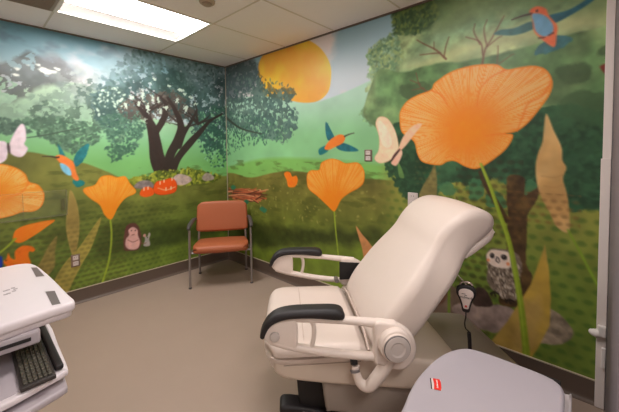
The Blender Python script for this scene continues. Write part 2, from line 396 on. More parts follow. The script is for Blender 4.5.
for x, y, rx, ry in ((148,108,2,5),(153,99,1.6,4),(166,108,2.2,3),(177,101,2,3),(186,109,2.5,3.5),(143,96,1.5,5),(160,112,1.4,3),(181,90,3,1.6),(170,86,2,1.2),(184,94,2,1.5),(191,98,1.5,1.5),(151,83,1.6,1),(154,79,1.4,1),(158,100,1.4,2),(138,103,2,3),(196,104,2.5,1.5),(131,98,3,2),(126,106,2,3),(145,120,1.4,2)):
    A.fill([(x-rx*.8,y),(x-rx*.3,y-ry),(x+rx*.8,y-ry*.3),(x+rx*.4,y+ry)], (196,214,198), rough=0.03, rsc=60, tex=0, alpha=0.9)
# olive hill and grass
oz = sstep(Z, 0.25, 1.25); oc = mix((94,118,46), (116,118,56), oz)
A.vband([(-60,150),(0,151),(30,152),(56,157),(84,163),(108,172),(122,178),(138,181),(160,180),(190,178),(226,176)], oc, tex=0.22, tsc=7, soft=0.008)
fx = fbm(U, Z*3, 6, 31, 4)
A.blend((slice(None), slice(None)), sstep(fx, 0.5, 0.7)*0.45*(Z < 1.25), (66,76,30), 0.1, 30)
A.fill([(98,232),(120,226),(150,226),(190,222),(250,218),(250,238),(200,240),(160,250),(120,262),(96,262)], (50,62,26), rough=0.06, rsc=6, soft=0.06, alpha=0.6, tex=0.3, tsc=18)
A.fill([(60,300),(90,262),(120,256),(160,248),(200,238),(250,236),(250,330),(60,330)], (114,136,50), rough=0.05, rsc=8, soft=0.04, alpha=0.9, tex=0.2, tsc=10)
msk = (1-sstep(Z, 0.75, 1.0))*sstep(-U, 0.5, 1.1)
A.dots(msk, (46,58,26), 0.062, 0.012, 0.35)
A.dots((1-sstep(Z, 0.30, 0.40)), (70,90,34), 0.05, 0.010, 0.3)
# bush, stones, mushrooms at the foot of the tree
A.fill([(126,182),(134,176),(148,176),(160,170),(176,172),(190,168),(202,170),(210,174),(222,176),(214,182),(190,184),(160,184),(140,186)], (84,100,36), rough=0.03, rsc=22, tex=0.35, tsc=40, col2=(140,150,50), grad=22)
A.leaves([(126,182),(150,174),(190,166),(222,176),(190,186),(140,188)], 150, 0.012, [(150,160,54),(60,72,34),(104,120,44),(176,176,70)], 11)
A.fill([(172,180),(178,174),(188,176),(192,180),(184,185),(174,184)], (176,156,150), tex=0.2)
A.fill([(202,178),(206,173),(212,175),(214,179),(206,181)], (160,146,138), tex=0.2)
A.fill([(134,187),(140,181),(150,181),(154,187),(144,189)], (134,122,122), tex=0.25)
A.fill([(153,190),(156,182),(164,180),(172,178),(177,184),(175,192),(164,195),(156,194)], (232,84,22), rim=((196,58,16),0.012))
A.fill([(140,192),(145,187),(152,188),(154,194),(147,197),(141,196)], (232,88,26))
for x, y in ((160,183),(164,181),(172,179),(166,189),(171,188),(144,189),(148,188)): A.stroke([(x,y-1.2),(x,y+1.2)], 1.0, (250,214,190))
A.stroke([(158,188),(166,190),(175,187)], 0.7, (250,190,150))
# tan leaves
A.fill([(70.4,190),(77,204),(79.5,224),(77.5,246),(73,256),(68,240),(66,224),(68,205)], (152,130,70), alpha=0.95, tex=0.15, tsc=14, rim=((166,142,78),0.012))
A.fill([(101,217),(92,246),(82,264),(72,284),(60,312),(44,320),(52,286),(64,264),(80,246)], (160,144,70), alpha=0.95, tex=0.18, tsc=12)
A.fill([(57,236),(55,252),(54,268),(40,282),(36,270),(42,259),(48,247)], (146,124,68), alpha=0.85, tex=0.18)
A.dots((sstep(-U, 1.2, 1.25))*(1-sstep(Z, 0.6, 0.9)), (92,88,40), 0.05, 0.012, 0.4)
# flowers
A.stroke([(110,216),(111.5,236),(109,260),(102,284)], [1.6,1.6,1.7,2], (150,170,50))
A.petal([(84,192),(85,188),(95,185),(101,177),(110,175.5),(117,177.5),(125,176.5),(129.5,183),(136,192),(125.5,198),(118,207),(111.5,219),(105,215),(100,205),(91.5,199)], (109,216), 46, base=(250,138,30), light=(252,162,66), rimc=(244,128,20), seed=5)
A.petal([(-40,166),(-10,164),(4,164.5),(16,168),(25,174),(29,182),(38,185),(44,194),(42,205),(34,211),(22,212),(10,216),(-10,220),(-40,222)], (-8,196), 60, base=(248,140,36), light=(252,190,110), seed=8)
A.stroke([(29,182),(22,192),(8,198)], 1.0, (222,112,30), 0.7)
A.petal([(13.5,236),(17,229.5),(29,224.5),(54,220),(46,227),(33,236),(21,242.5),(14.5,241)], (16,238), 30, base=(236,122,24), light=(240,140,50), seed=9)
A.stroke([(15,239),(8,246),(0,252.5),(-14,262)], [2,1.8,1.8,1.8], (146,166,50))
# squirrel and the blue shape at its side
A.fill([(3.3,262),(6.6,258.4),(8.2,253.2),(10.6,257.6),(14.8,259.3),(14.6,254),(16,250),(21.9,246),(28,245.6),(33,247),(35.2,250),(32.6,252),(29.4,251.6),(28.6,256),(31,264),(30,278),(10,278),(7,268)], (232,112,20), tex=0.1)
A.dot((6,260.5), 0.6, (60,30,20))
A.fill([(-16,256),(0,256),(2.4,260),(2.2,267),(-2,272),(-16,272)], (14,54,168))
# humming bird
TE = (34,112,118)
A.fill([(73,163),(78,151),(88.6,143.5),(86,156),(78,166)], TE, rough=0.006, rsc=40, tex=0.2)
A.fill([(58,144),(61.6,149),(65,156),(60,155)], TE, tex=0.2)
A.fill([(73.2,179.6),(82.7,180.6),(84,185),(75.8,187)], (26,120,120), rough=0.008, rsc=60)
A.fill([(55.6,157),(58.5,155),(63,155.4),(70,159.5),(74,163.5),(76,171.6),(79,179.6),(74.6,180),(68,171),(61,164)], (240,124,56), tex=0.08)
A.fill([(60,163.4),(65,164.5),(70,169),(71.4,175),(67,174.7),(62,170)], (124,190,220))
A.stroke([(42.6,156.4),(50,156.4),(57,157.6)], [0.7,1.1,1.7], (50,34,30)); A.dot((58.6,157.2), 0.8, (30,20,20))
# butterfly
A.fill([(8.5,149.5),(12,137),(20,124.5),(25,126.5),(26.2,139),(24.5,144),(28,149),(22.5,156.6),(14.2,155.8)], (226,208,216), rim=((206,186,198),0.012))
A.fill([(7,144),(7.6,154),(4.7,161),(-6,164),(-14,150),(-4,142),(3,141)], (222,204,216))
A.stroke([(8,143.5),(8.6,148),(9.4,153)], [1.2,2.2,1.2], (70,56,60))
# hedgehog and mouse
A.fill([(124,236),(126,227),(131,223.4),(137,224.5),(140.5,232),(141.4,241),(139,249),(130,251),(124,249)], (96,58,52), rough=0.006, rsc=50)
A.fill([(128.5,230),(133,227),(137.5,230),(138,235),(140,242),(137.5,248.5),(130,249.5),(125.6,246),(126,239),(129,235)], (214,166,158))
A.dot((131.4,230.6), 0.5, (30,20,20)); A.dot((135.4,230.4), 0.5, (30,20,20)); A.stroke([(132,235),(134,234.6)], 0.6, (120,60,56))
A.stroke([(128,240),(133,242),(138,240)], 0.6, (140,84,80))
A.fill([(144.6,235),(147,237),(149,232.6),(150.4,234.5),(149.2,239),(150,245.4),(143.6,245.8),(145,240)], (168,160,156)); A.dot((144.5,235.5), 1.5, (206,150,140)); A.dot((147.6,237.6), 0.45, (20,20,20))
A.stroke([(140.5,242),(143,243.5),(146,243)], 0.5, (120,70,60))
# wall mesh carrying the printed art
A.mesh('wall_back', lambda u, z, d: (u, np.zeros_like(u)+d), mm)

# ================================================================== mural on the long wall (right in the photo)
Bm = Mural(YF-0.08, 0.0, 0.0, H, 0.0065, WRp)
U, Z = Bm.U, Bm.Z
Bm.c = mix((196,208,216), (150,186,200), sstep(Z, 2.0, 2.5))
cl = sstep(fbm(U+3, Z*1.6, 1.6, 44, 5), 0.45, 0.65); Bm.c = Bm.c*(1-cl[..., None])+np.array((222,212,212.))*cl[..., None]
Bm.fill([(258,72),(260,60),(268,50),(280,43),(295,38),(310,41),(322,50),(330,64),(331,78),(328,92),(318,101),(304,103),(290,101),(272,100),(262,92)], (246,190,58), tex=0.10, tsc=6, col2=(236,166,60), grad=3)
hc = mix((132,188,134), (168,206,184), sstep(Z, 1.5, 1.95))
Bm.vband([(220,100),(240,98),(262,96),(290,101),(310,103),(330,98),(350,90),(372,80),(400,70),(500,60),(600,50)], hc, tex=0.07, tsc=4)
Bm.vband([(215,166),(232,166),(250,161),(270,158),(300,158),(330,160),(360,162),(400,166),(500,170),(610,170)], (122,178,92), tex=0.08, tsc=4, soft=0.02)
oc = mix((100,116,44), (118,110,54), sstep(Z, 0.4, 1.3))
Bm.vband([(218,174),(232,173),(246,177),(256,177),(272,173),(290,171),(312,173),(340,178),(372,179),(400,182),(440,190),(480,196),(520,200),(610,214)], oc, tex=0.2, tsc=8, soft=0.008)
fx = fbm(U, Z*3, 6, 51, 4)
Bm.blend((slice(None), slice(None)), sstep(fx, 0.5, 0.7)*0.45*(Z < 1.3)*sstep(U, -2.6, -2.2), (70,76,30), 0.1, 30)
Bm.leaves([(226,182),(300,182),(400,196),(420,216),(330,224),(226,212)], 130, 0.008, [(158,152,80),(136,132,64)], 41, 0.7)
Bm.fill([(215,226),(240,222),(270,224),(300,228),(340,230),(380,232),(376,246),(340,244),(300,244),(270,246),(240,242),(215,240)], (50,60,24), rough=0.05, rsc=8, soft=0.04, alpha=0.8, tex=0.3, tsc=18)
Bm.fill([(215,244),(250,246),(270,250),(300,247),(340,247),(380,250),(380,300),(215,300)], (112,132,44), rough=0.05, rsc=8, soft=0.04, alpha=0.9, tex=0.2, tsc=10)
# meadow with leaf spots under the right tree
mk = 1-sstep(U, -2.45, -2.2)
gr = mix((110,130,52), (142,142,64), sstep(Z, 0.5, 1.2))
Bm.blend((slice(None), slice(None)), mk*(Z < 1.3), gr, 0.15, 10)
Bm.dots(mk*(1-sstep(Z, 1.15, 1.25)), (66,98,38), 0.075, 0.015, 0.55)
# hazy foliage that comes round the corner, in front of the sun
Bm.fill([(215,60),(236,62),(252,62),(262,78),(266,90),(284,88),(296,94),(288,104),(296,110),(298,124),(292,138),(280,142),(262,138),(250,134),(236,128),(215,128)], (72,98,94), rough=0.06, rsc=22, soft=0.008, alpha=0.92, tex=0.25, tsc=10, col2=(90,116,108), holes=(28,0.6,0.9))
Bm.fill([(215,58),(240,60),(252,58),(260,72),(250,90),(215,96)], (70,86,92), rough=0.05, rsc=10, soft=0.03, alpha=0.7)
Bm.fill([(258,74),(266,78),(270,92),(284,92),(296,94),(284,86),(276,90),(268,82)], (120,104,60), rough=0.04, rsc=18, alpha=0.8)
Bm.leaves([(220,110),(262,118),(290,130),(264,146),(248,144),(226,158)], 380, 0.010, [(48,88,74),(62,104,86),(80,122,98)], 42)
Bm.leaves([(226,70),(290,84),(300,120),(280,142),(226,130)], 500, 0.011, [(64,92,88),(84,112,104),(104,132,120)], 43, 0.7)
Bm.stroke([(224,116),(240,128),(262,134)], [3,2,1], (56,66,56))
# big light green canopy
can = [(398,4),(396,13),(392,24),(396,34),(386,40),(379,43),(372,50),(368,56),(370,66),(370,80),(366,92),(376,86),(374,98),(364,106),(360,114),(366,122),(377,130),(386,140),(420,150),(560,150),(660,120),(660,-30),(400,-30)]
Bm.fill(can, (118,156,112), rough=0.045, rsc=22, soft=0.008, tex=0.4, tsc=16, col2=(164,184,130), grad=4)
Bm.leaves([(368,50),(396,30),(404,60),(380,84),(368,76)], 420, 0.010, [(104,142,106),(156,178,116),(80,116,88),(134,164,114),(150,184,150)], 44, 0.7)
Bm.fill([(398,2),(440,-14),(470,-10),(440,22),(420,32),(398,34),(392,24)], (64,94,62), rough=0.05, rsc=10, soft=0.03, alpha=0.85, tex=0.25, tsc=14)
Bm.leaves([(392,6),(430,-8),(440,16),(418,34),(394,34)], 380, 0.010, [(48,76,50),(78,108,66),(120,140,70)], 45, 0.7)
Bm.fill([(402,66),(440,46),(500,28),(560,14),(660,-12),(660,24),(600,28),(560,37),(513,51),(460,63),(420,72)], (190,194,136), rough=0.05, rsc=7, soft=0.06, alpha=0.8, tex=0.12, tsc=9)
Bm.fill([(470,-20),(510,-20),(480,14),(430,56),(404,66),(430,36)], (158,178,140), rough=0.03, rsc=7, soft=0.06, alpha=0.5)
Bm.fill([(440,-10),(500,-20),(620,-20),(606,8),(560,10),(520,16),(470,20),(440,30)], (124,150,100), rough=0.05, rsc=8, soft=0.05, alpha=0.7)
Bm.fill([(378,70),(402,72),(440,63),(460,62.7),(513,50.7),(566,34.7),(604,26.7),(660,8),(660,150),(560,150),(420,150),(386,140),(376,128),(364,116),(366,100)], (96,132,82), rough=0.012, rsc=10, soft=0.008, tex=0.35, tsc=12, col2=(130,154,102), grad=3)
for P in ([(556,70),(576,62),(590,70),(584,82),(562,84)], [(560,102),(580,92),(606,96),(612,112),(590,122),(566,116)], [(600,48),(612,46),(612,54),(600,54)], [(400,88),(424,82),(430,92),(410,100)]):
    Bm.fill(P, (66,88,56), rough=0.02, rsc=16, soft=0.008, alpha=0.75)
Bm.fill([(600,67),(606,64),(612,70),(606,74)], (120,44,34))
# dark green tree
Bm.fill([(390,128),(398,146),(388,158),(386,168),(397,174),(396,184),(402,190),(408,196),(430,200),(440,188),(458,182),(472,187),(486,180),(503,182),(520,188),(535,187),(552,196),(566,202),(576,210),(600,210),(660,214),(660,118),(600,110),(560,104),(520,110),(460,110),(410,116)], (34,72,46), rough=0.035, rsc=22, soft=0.008, tex=0.4, tsc=14, col2=(52,90,60), grad=5)
Bm.fill([(546,96),(580,92),(660,100),(660,150),(600,150),(570,140),(552,120)], (66,98,62), rough=0.05, rsc=7, soft=0.08, alpha=0.7)
Bm.leaves([(388,150),(412,150),(430,190),(408,200),(384,170)], 260, 0.012, [(34,64,42),(46,80,52)], 46)
Bm.leaves([(520,110),(610,130),(606,208),(560,200),(500,180)], 500, 0.013, [(34,62,42),(48,82,56),(58,98,64)], 47, 0.5)
for P in ([(466,186),(474,180),(484,186),(482,198),(470,200)], [(486,196),(496,190),(506,198),(504,206),(488,208)], [(524,186),(530,180),(538,186),(534,196),(526,200)], [(440,186),(452,184),(456,192),(444,196)]):
    Bm.fill(P, (66,116,78), rough=0.035, rsc=24, alpha=0.85)
# trunk
BR = (76,56,36)
Bm.fill([(508,176),(524,178),(525,194),(530,192),(538,187),(541,190),(535.5,203),(528,214),(527,236),(526,262),(532,276),(530,292),(524,306),(500,304),(503,280),(506,262),(508,218),(507,198)], BR, rough=0.005, rsc=30, tex=0.3, tsc=20, col2=(92,70,40), grad=14)
Bm.stroke([(480,172),(486,186),(496,202),(506,220)], [3,4,5,6], (72,52,32))
Bm.dots((np.abs(U+3.05) < 0.2)*(Z < 1.35)*0.8, (48,34,22), 0.06, 0.014, 0.5)
# rocks, mole
Bm.fill([(424,296),(436,286),(452,286),(464,296),(470,310),(456,318),(424,318)], (126,104,88), rough=0.01, rsc=20, tex=0.3, tsc=14)
Bm.fill([(432,286),(440,281),(448,288),(444,302),(434,304)], (104,70,54), tex=0.3)
Bm.fill([(452,308),(462,303),(487,304),(506,306),(515,312),(510,324),(498,332),(482,330),(462,322)], (168,146,138), rough=0.01, rsc=20, tex=0.3, tsc=16)
Bm.fill([(538,300),(550,308),(566,319),(573,333),(566,343),(548,344),(534,338)], (138,122,104), rough=0.01, rsc=20, tex=0.4, tsc=26)
Bm.fill([(474,292),(478,287),(486,290),(492,302),(490,307),(474,305)], (70,54,48), rough=0.006, rsc=40, tex=0.3)
# stems, leaves
Bm.stroke([(450,262),(449,290),(449,330)], 2.2, (110,140,44))
Bm.fill([(546,114),(553.6,130),(561.5,147),(562.5,160),(566.5,168),(563,179),(567.8,198),(569.4,231),(557,227),(549,211),(539,192),(535.5,170),(538,153.7),(542.6,141)], (210,170,110), tex=0.12, tsc=10, col2=(196,152,92))
for y in (176,186,196,206,214): Bm.stroke([(542+(y-176)*.25,y),(554,y+1.5),(563,y-1)], 1.6, (170,126,74), 0.4)
Bm.dots((U < -3.15)*(U > -3.52)*(Z < 1.15)*(Z > 0.95)*1.0, (120,84,44), 0.05, 0.010, 0.5)
Bm.stroke([(568,230),(580,252),(596,282),(612,306)], [1.6,2,2.4,2.6], (128,160,48))
Bm.fill([(545,245),(549,270),(551,300),(549.5,326),(538,348),(530,360),(500,352),(486,347),(507,322),(531,284)], (186,152,62), tex=0.15, tsc=12, smooth=False, col2=(172,142,72), grad=6)
Bm.fill([(520,320),(536,296),(542,300),(536,340),(524,352),(512,348)], (190,156,92), alpha=0.5, soft=0.015)
Bm.fill([(435,163),(437,179),(437,200),(418,200),(419,194),(424,184),(430,174)], (124,114,66), tex=0.2, tsc=30, smooth=False)
Bm.dots((Z < 1.35)*(Z > 1.15)*(U < -2.55)*(U > -2.75)*0.9, (92,84,48), 0.05, 0.010, 0.5)
Bm.fill([(356,226),(362,234),(371,245),(380,262),(366,264),(362,248),(359,238)], (196,134,84), tex=0.1)
Bm.fill([(398,162),(403,172),(404,178),(399,176)], (110,150,80), alpha=0.8)
# twigs
for P, W in (([(446,59),(436,50),(424,44),(417,40)], [2,1.6,1.2,.8]), ([(440,53),(432,53.5),(420,55)], [1.4,1.2,.8]), ([(444,57),(446,46),(449,37)], [1.4,1.2,.8]), ([(434,49),(434,42)], [1,.7]),
             ([(428,92),(420,86),(416,73)], [1.6,1.2,.8]), ([(424,88),(412,90)], [1.2,.7]), ([(420,84),(410,80)], [1,.7]),
             ([(482,66),(485,50),(492,38),(504,16)], [2.4,1.8,1.3,.8]), ([(483,55),(480,42),(466,37)], [1.6,1.2,.8]), ([(480,44),(474,32),(475,24)], [1.4,1,.7]), ([(487,47),(484,30),(487,20)], [1.2,1,.7]), ([(488,46),(498,38),(502,36)], [1.2,.9,.6]),
             ([(497,66),(498,52),(498,46)], [1,.8,.6]), ([(499,64),(510,56),(514,54)], [1,.8,.5])):
    Bm.stroke(P, W, (112,76,54), 0.9)
# nest bundle of sticks
R = random.Random(5)
for i in range(46):
    y = R.uniform(188,199); x0 = R.uniform(227,244); x1 = x0+R.uniform(14,30); 
    Bm.stroke([(x0,y),((x0+x1)/2,y+R.uniform(-2,3)),(min(x1,270),y+R.uniform(-3,6))], R.uniform(0.8,1.5), R.choice([(168,80,50),(104,50,34),(196,112,76),(84,44,32),(214,146,110)]), 0.95)
for x, y in ((233,187.5),(246,202),(264,210.5),(262,209)): Bm.fill([(x-2.5,y),(x,y-2.5),(x+3,y-.5),(x+.5,y+2.5)], (46,116,84))
# flowers, animals
Bm.stroke([(334,208),(335.5,228),(338,252),(339,262)], [1.8,1.6,1.6,1.6], (146,166,50))
Bm.petal([(307,181),(307.5,174),(311,170.5),(319,170),(321.5,163),(330,159),(338,160),(344,163),(348,163.5),(358,163),(364,171),(363.5,182),(358,188),(349,193),(341,199.5),(334.5,211),(328,206),(318,196.5),(309,189)], (333.5,208), 60, base=(250,132,30), light=(252,168,80), seed=12)
Bm.fill([(284,174),(287,171.6),(290.5,173),(292,176.4),(294.5,176),(296.6,176),(297.8,180.6),(295,186.5),(288.5,186.8),(286.6,180)], (238,120,30))
P = [(481,164),(490,186),(499,212),(508,238),(515,270),(521,306),(525,340),(527,362)]
Bm.fill([(328,123),(328.5,128),(334,137),(335,142),(328,139),(326,130)], (30,108,116))
Bm.fill([(326,122),(331,130),(335,140),(328,140),(325.5,131)], (30,104,116), tex=0.2)
Bm.fill([(336,144.6),(345,143.4),(358.6,150.4),(346,151.4),(338,149)], (30,104,116), tex=0.2)
Bm.fill([(328,145),(328,151),(320,155),(319,149)], (30,116,120))
Bm.fill([(324.5,148),(330,140),(339,134.6),(345,136.6),(343,142.8),(335,147),(328,150)], (240,124,44))
Bm.stroke([(344.6,136.4),(349,134.4),(354,133)], [1.4,1,.6], (50,34,30))
Bm.petal([(399.7,118),(401,110),(407.6,101),(418,95),(431,90),(434,84),(440,79),(449,73),(460,68.6),(477,65),(496,64.6),(506,69.6),(520,67.5),(534,66),(546,70),(552,81),(549.6,94),(538.5,110),(527.5,123),(516.5,131),(505,133.8),(513,135.4),(505.6,149),(490,161.5),(477,168.5),(466,166.7),(455,161),(447,161.5),(439,165),(423,162),(417.5,154),(414,141.5),(402,132)], (468,129), 96, base=(250,134,38), light=(254,186,120), rimc=(244,126,22), seed=15, core=(248,136,22))
for P2, W in (([(505,70),(490,78),(480,90),(477,106)], [1.6,1.4,1.2,.8]), ([(431,90),(441,95),(448,106)], [1.4,1.2,.8]), ([(551,82),(542,96),(528,104),(523,116),(517,131)], [1.6,1.4,1.4,1.2,1.2]), ([(458,160),(452,156),(446,158)], [1,.9,.8]), ([(505,133.8),(496,134.5),(486,136)], [1.4,1.1,.7])):
    Bm.stroke(P2, W, (228,114,28), 0.75)
# butterfly
PE = (252,222,196)
Bm.fill([(375.6,124),(379,117),(387.5,118.5),(395,130),(398.5,145),(396.5,153),(389,161),(379,163),(374.4,158),(378.6,150),(379,137)], (250,206,172), rim=((240,184,146),0.01))
Bm.fill([(378,122),(384,124),(392,140),(388,148),(381,142)], PE, alpha=.8)
Bm.fill([(398,151),(403,137),(412.7,126),(422,124),(414,135),(404,147.5)], (244,188,154))
Bm.fill([(391.3,162),(397,154),(401.4,150),(402,155.3),(397,165),(393,165)], (238,184,158))
Bm.stroke([(391.5,160.6),(395,155),(399.6,149.6)], [1.6,2.4,1.4], (66,36,40))
# humming bird at the top
Bm.fill([(494,34),(500,30),(514.5,28),(531,21.5),(535,28),(516,35),(500,35)], (58,110,108), tex=0.15)
Bm.fill([(548,16),(568,10),(584,1),(596,-8),(603,-8),(590,3),(571,15),(554,23)], (40,98,112), tex=0.15)
Bm.fill([(535,54),(540,44),(558,36),(572,39),(565,46),(548,53)], (60,112,116), rough=0.01, rsc=40, tex=0.2)
Bm.fill([(529.5,12),(532.5,8),(538.8,6.3),(546,8.9),(549,15.5),(556.8,25),(556.8,35),(554,47),(542,39.5),(534,31),(532,18)], (232,112,66), tex=0.08)
Bm.fill([(532,14.5),(538.8,13.5),(547,17),(553,25),(552,33),(543.6,36.5),(536,31.5),(533.6,22.6)], (112,164,196), tex=0.08)
Bm.stroke([(512,19.8),(521,16.4),(531,13.8)], [.8,1.2,1.8], (60,34,34)); Bm.dot((537,10.8), 1.1, (50,26,26)); Bm.stroke([(539,38),(544,37.6)], 1.2, (60,34,34)); Bm.stroke([(549,35),(553,33)], 1.2, (60,34,34))
# owl
Bm.fill([(488,268),(486.2,262),(487,253),(492.7,248.6),(505.5,249.6),(516.5,253),(521.6,262),(521.5,272),(517.5,288),(516,300),(505.5,298.6),(498.7,294.3),(490,287),(486.5,277.4)], (122,106,92), rough=0.004, rsc=60, tex=0.3, tsc=60)
Rr_ = random.Random(9)
for i in range(190):
    x = Rr_.uniform(487,520); y = Rr_.uniform(264,297)
    if x+ (y-264)*-0.35 < 486-0.0: continue
    if x > 521-(y-264)*.12 or x < 486.5+max(0,(y-278)*.75): continue
    Bm.stroke([(x,y),(x+.4,y+1.6)], 0.9, Rr_.choice([(206,192,176),(190,172,156),(58,44,38)]), 0.9, smooth=False)
Bm.fill([(486.9,254),(492,249.8),(500,250.5),(508.5,252.5),(511,259),(509.5,267.5),(501,268),(492,265.5),(487,259.5)], (226,204,190))
for x, y, rx, ry in ((492.2,255.6,2.3,2.6),(504,257.2,3.0,2.6)):
    Bm.dot((x,y), rx, (40,34,34), ry); Bm.dot((x-.4,y-.5), 0.9, (150,140,140)); Bm.dot((x,y), .7, (20,16,16))
Bm.stroke([(497,257),(496,260.5),(498.4,262.6)], 1.0, (50,40,40)); Bm.stroke([(498.6,258),(499.6,261.5)], .8, (50,40,40))
Bm.dot((488.2,260), 1.5, (226,140,90)); Bm.dot((508,264), 1.7, (226,140,90))
for x, y in ((494.5,293),(509.5,300.5)):
    Bm.stroke([(x-4,y+.5),(x,y-1),(x+4,y+1)], 1.6, (36,28,26)); Bm.stroke([(x,y),(x+1,y+3)], 1.4, (36,28,26)); Bm.stroke([(x-2,y),(x-3,y+2)], 1.2, (36,28,26))
Bm.stroke(P, [2.4,3,3.6,4.2,4.8,5.4,6,6.4], (138,160,46))
Bm.stroke([(P_[0]-0.8, P_[1]) for P_ in P], [1.2]*8, (166,186,64), 0.7)
Bm.mesh('wall_right', lambda u, z, d: (np.zeros_like(u)+d, u), mm)
# the print faces the room on both walls; flip the long wall's grid
me = bpy.data.objects['wall_right'].data; me.flip_normals()
# ================================================================== structure
M = {}
M['ceil'] = mat('ceiling_tile', (252,243,243), 0.9, noise=0.03, nscale=60, bump=0.15, bscale=300)
M['tbar'] = mat('ceiling_grid', (222,210,198), 0.6)
M['paint'] = mat('wall_paint_grey', (128,118,124), 0.6, noise=0.02, bump=0.1, bscale=150)
M['paintw'] = mat('wall_paint_warm', (236,230,222), 0.7, noise=0.02, bump=0.1, bscale=150)
M['rubber'] = mat('baseboard_rubber', (100,84,74), 0.45, noise=0.04, nscale=12)
M['cap'] = mat('baseboard_cap', (196,180,158), 0.5)
M['wtrim'] = mat('white_trim', (244,232,226), 0.4, noise=0.01)
M['hall'] = mat('hall_paint', (236,232,226), 0.8)
# sheet vinyl floor
fm = mat('sheet_vinyl', (164,144,130), 0.5, spec=0.35, noise=0.035, nscale=5, bump=0.12, bscale=260)

def ring_slab(bm, x0,x1,y0,y1,holes,z0,z1):
    xs = sorted({x0,x1,*[h[0] for h in holes],*[h[1] for h in holes]}); ys = sorted({y0,y1,*[h[2] for h in holes],*[h[3] for h in holes]})
    for a, b_ in zip(xs, xs[1:]):
        for c, d in zip(ys, ys[1:]):
            mx_, my_ = (a+b_)/2, (c+d)/2
            if any(h[0] < mx_ < h[1] and h[2] < my_ < h[3] for h in holes): continue
            bx(bm, a, b_, c, d, z0, z1)
    bmesh.ops.remove_doubles(bm, verts=bm.verts[:], dist=1e-5); return bm
LH = (-1.82,-0.85,-1.145,-0.48); LH2 = (-1.82,-0.85,-3.10,-2.44); HH = (-2.75,-1.78,-4.70,-4.03)
bmf = box(XL-0.1, 0.1, -5.0, 0.1, -0.1, 0.0); tag(obj('floor', bmf, fm), kind='structure')
tag(obj('ceiling', ring_slab(bmesh.new(), XL-0.1, 0.1, YF-0.1, 0.1, [LH, LH2], H, H+0.1), M['ceil']), kind='structure')
tag(obj('wall_left', box(XL-0.1, XL, -5.0, 0.1, 0, H), M['paintw']), kind='structure')
# wall with the doorway
bmw = bmesh.new(); bx(bmw, -1.25, 0.0, YF-0.12, YF, 0, H); bx(bmw, XL, -3.05, YF-0.12, YF, 0, H); bx(bmw, -3.05, -1.25, YF-0.12, YF, 2.12, H)
tag(obj('wall_front', bmw, M['paint']), kind='structure')
bmw = bmesh.new(); bx(bmw, XL-0.1, 0.1, -5.1, -5.0, 0, H); bx(bmw, 0.0, 0.1, -5.0, YF-0.12, 0, H); ring_slab(bmw, XL, 0.1, -5.0, YF-0.12, [HH], H, H+0.1)
tag(obj('wall_hall', bmw, M['hall']), kind='structure')
# T-bars of the tiled ceiling and the wall angle
bmt = bmesh.new(); hw = 0.0065
for x in (-0.85,-1.82,-2.79): bx(bmt, x-hw, x+hw, YF, 0, H-0.003, H+0.001)
for y in (-0.48,-1.145,-1.79,-2.44,-3.10):
    bx(bmt, XL, 0, y-hw, y+hw, H-0.0028, H+0.001)
tag(obj('trim_1', bmt, M['tbar']), kind='structure')
bmt = bmesh.new(); bx(bmt, XL, 0, -0.014, 0, H-0.012, H); bx(bmt, -0.014, 0, YF, 0, H-0.012, H)
tag(obj('trim_2', bmt, mat('wall_angle_shade', (112,98,88), 0.6)), kind='structure')  # wall angle coloured dark to stand in for the shadow line below the ceiling
# coved baseboards with a pale cap strip
def cove(name, along):
    prof = [(0,0.0),(0.030,0.0),(0.030,0.002),(0.016,0.006),(0.009,0.014),(0.006,0.03),(0.006,BB-0.006),(0,BB-0.006)]
    bm = bmesh.new(); rings = []
    L = (XL, -0.001) if along == 'x' else (YF, -0.001)
    for t in L:
        rings.append([bm.verts.new((t, -d, z) if along == 'x' else (-d, t, z)) for d, z in prof])
    for k in range(len(prof)): bm.faces.new((rings[0][k], rings[0][(k+1)%len(prof)], rings[1][(k+1)%len(prof)], rings[1][k]))
    bm.faces.new(rings[0]); bm.faces.new(rings[1]); bmesh.ops.recalc_face_normals(bm, faces=bm.faces[:])
    o = tag(obj(name, bm, M['rubber'], smooth=True, angle=50), kind='structure'); return o
cove('baseboard_back', 'x'); cove('baseboard_right', 'y')
bmt = bmesh.new(); bx(bmt, XL, 0, -0.008, 0, BB-0.006, BB+0.001); bx(bmt, -0.008, 0, YF, 0, BB-0.006, BB+0.001)
tag(obj('trim_3', bmt, M['cap']), kind='structure')
# corner strip between the two mural walls
tag(obj('trim_4', box(-0.007, 0, -0.007, 0, BB, H-0.012), mat('corner_strip', (176,166,148), 0.35)), kind='structure')
# white end trim at the doorway wall
tag(obj('trim_5', box(-0.012, 0.0, YF+0.001, -3.604, 0.001, H, bev=0.002), M['wtrim']), kind='structure')

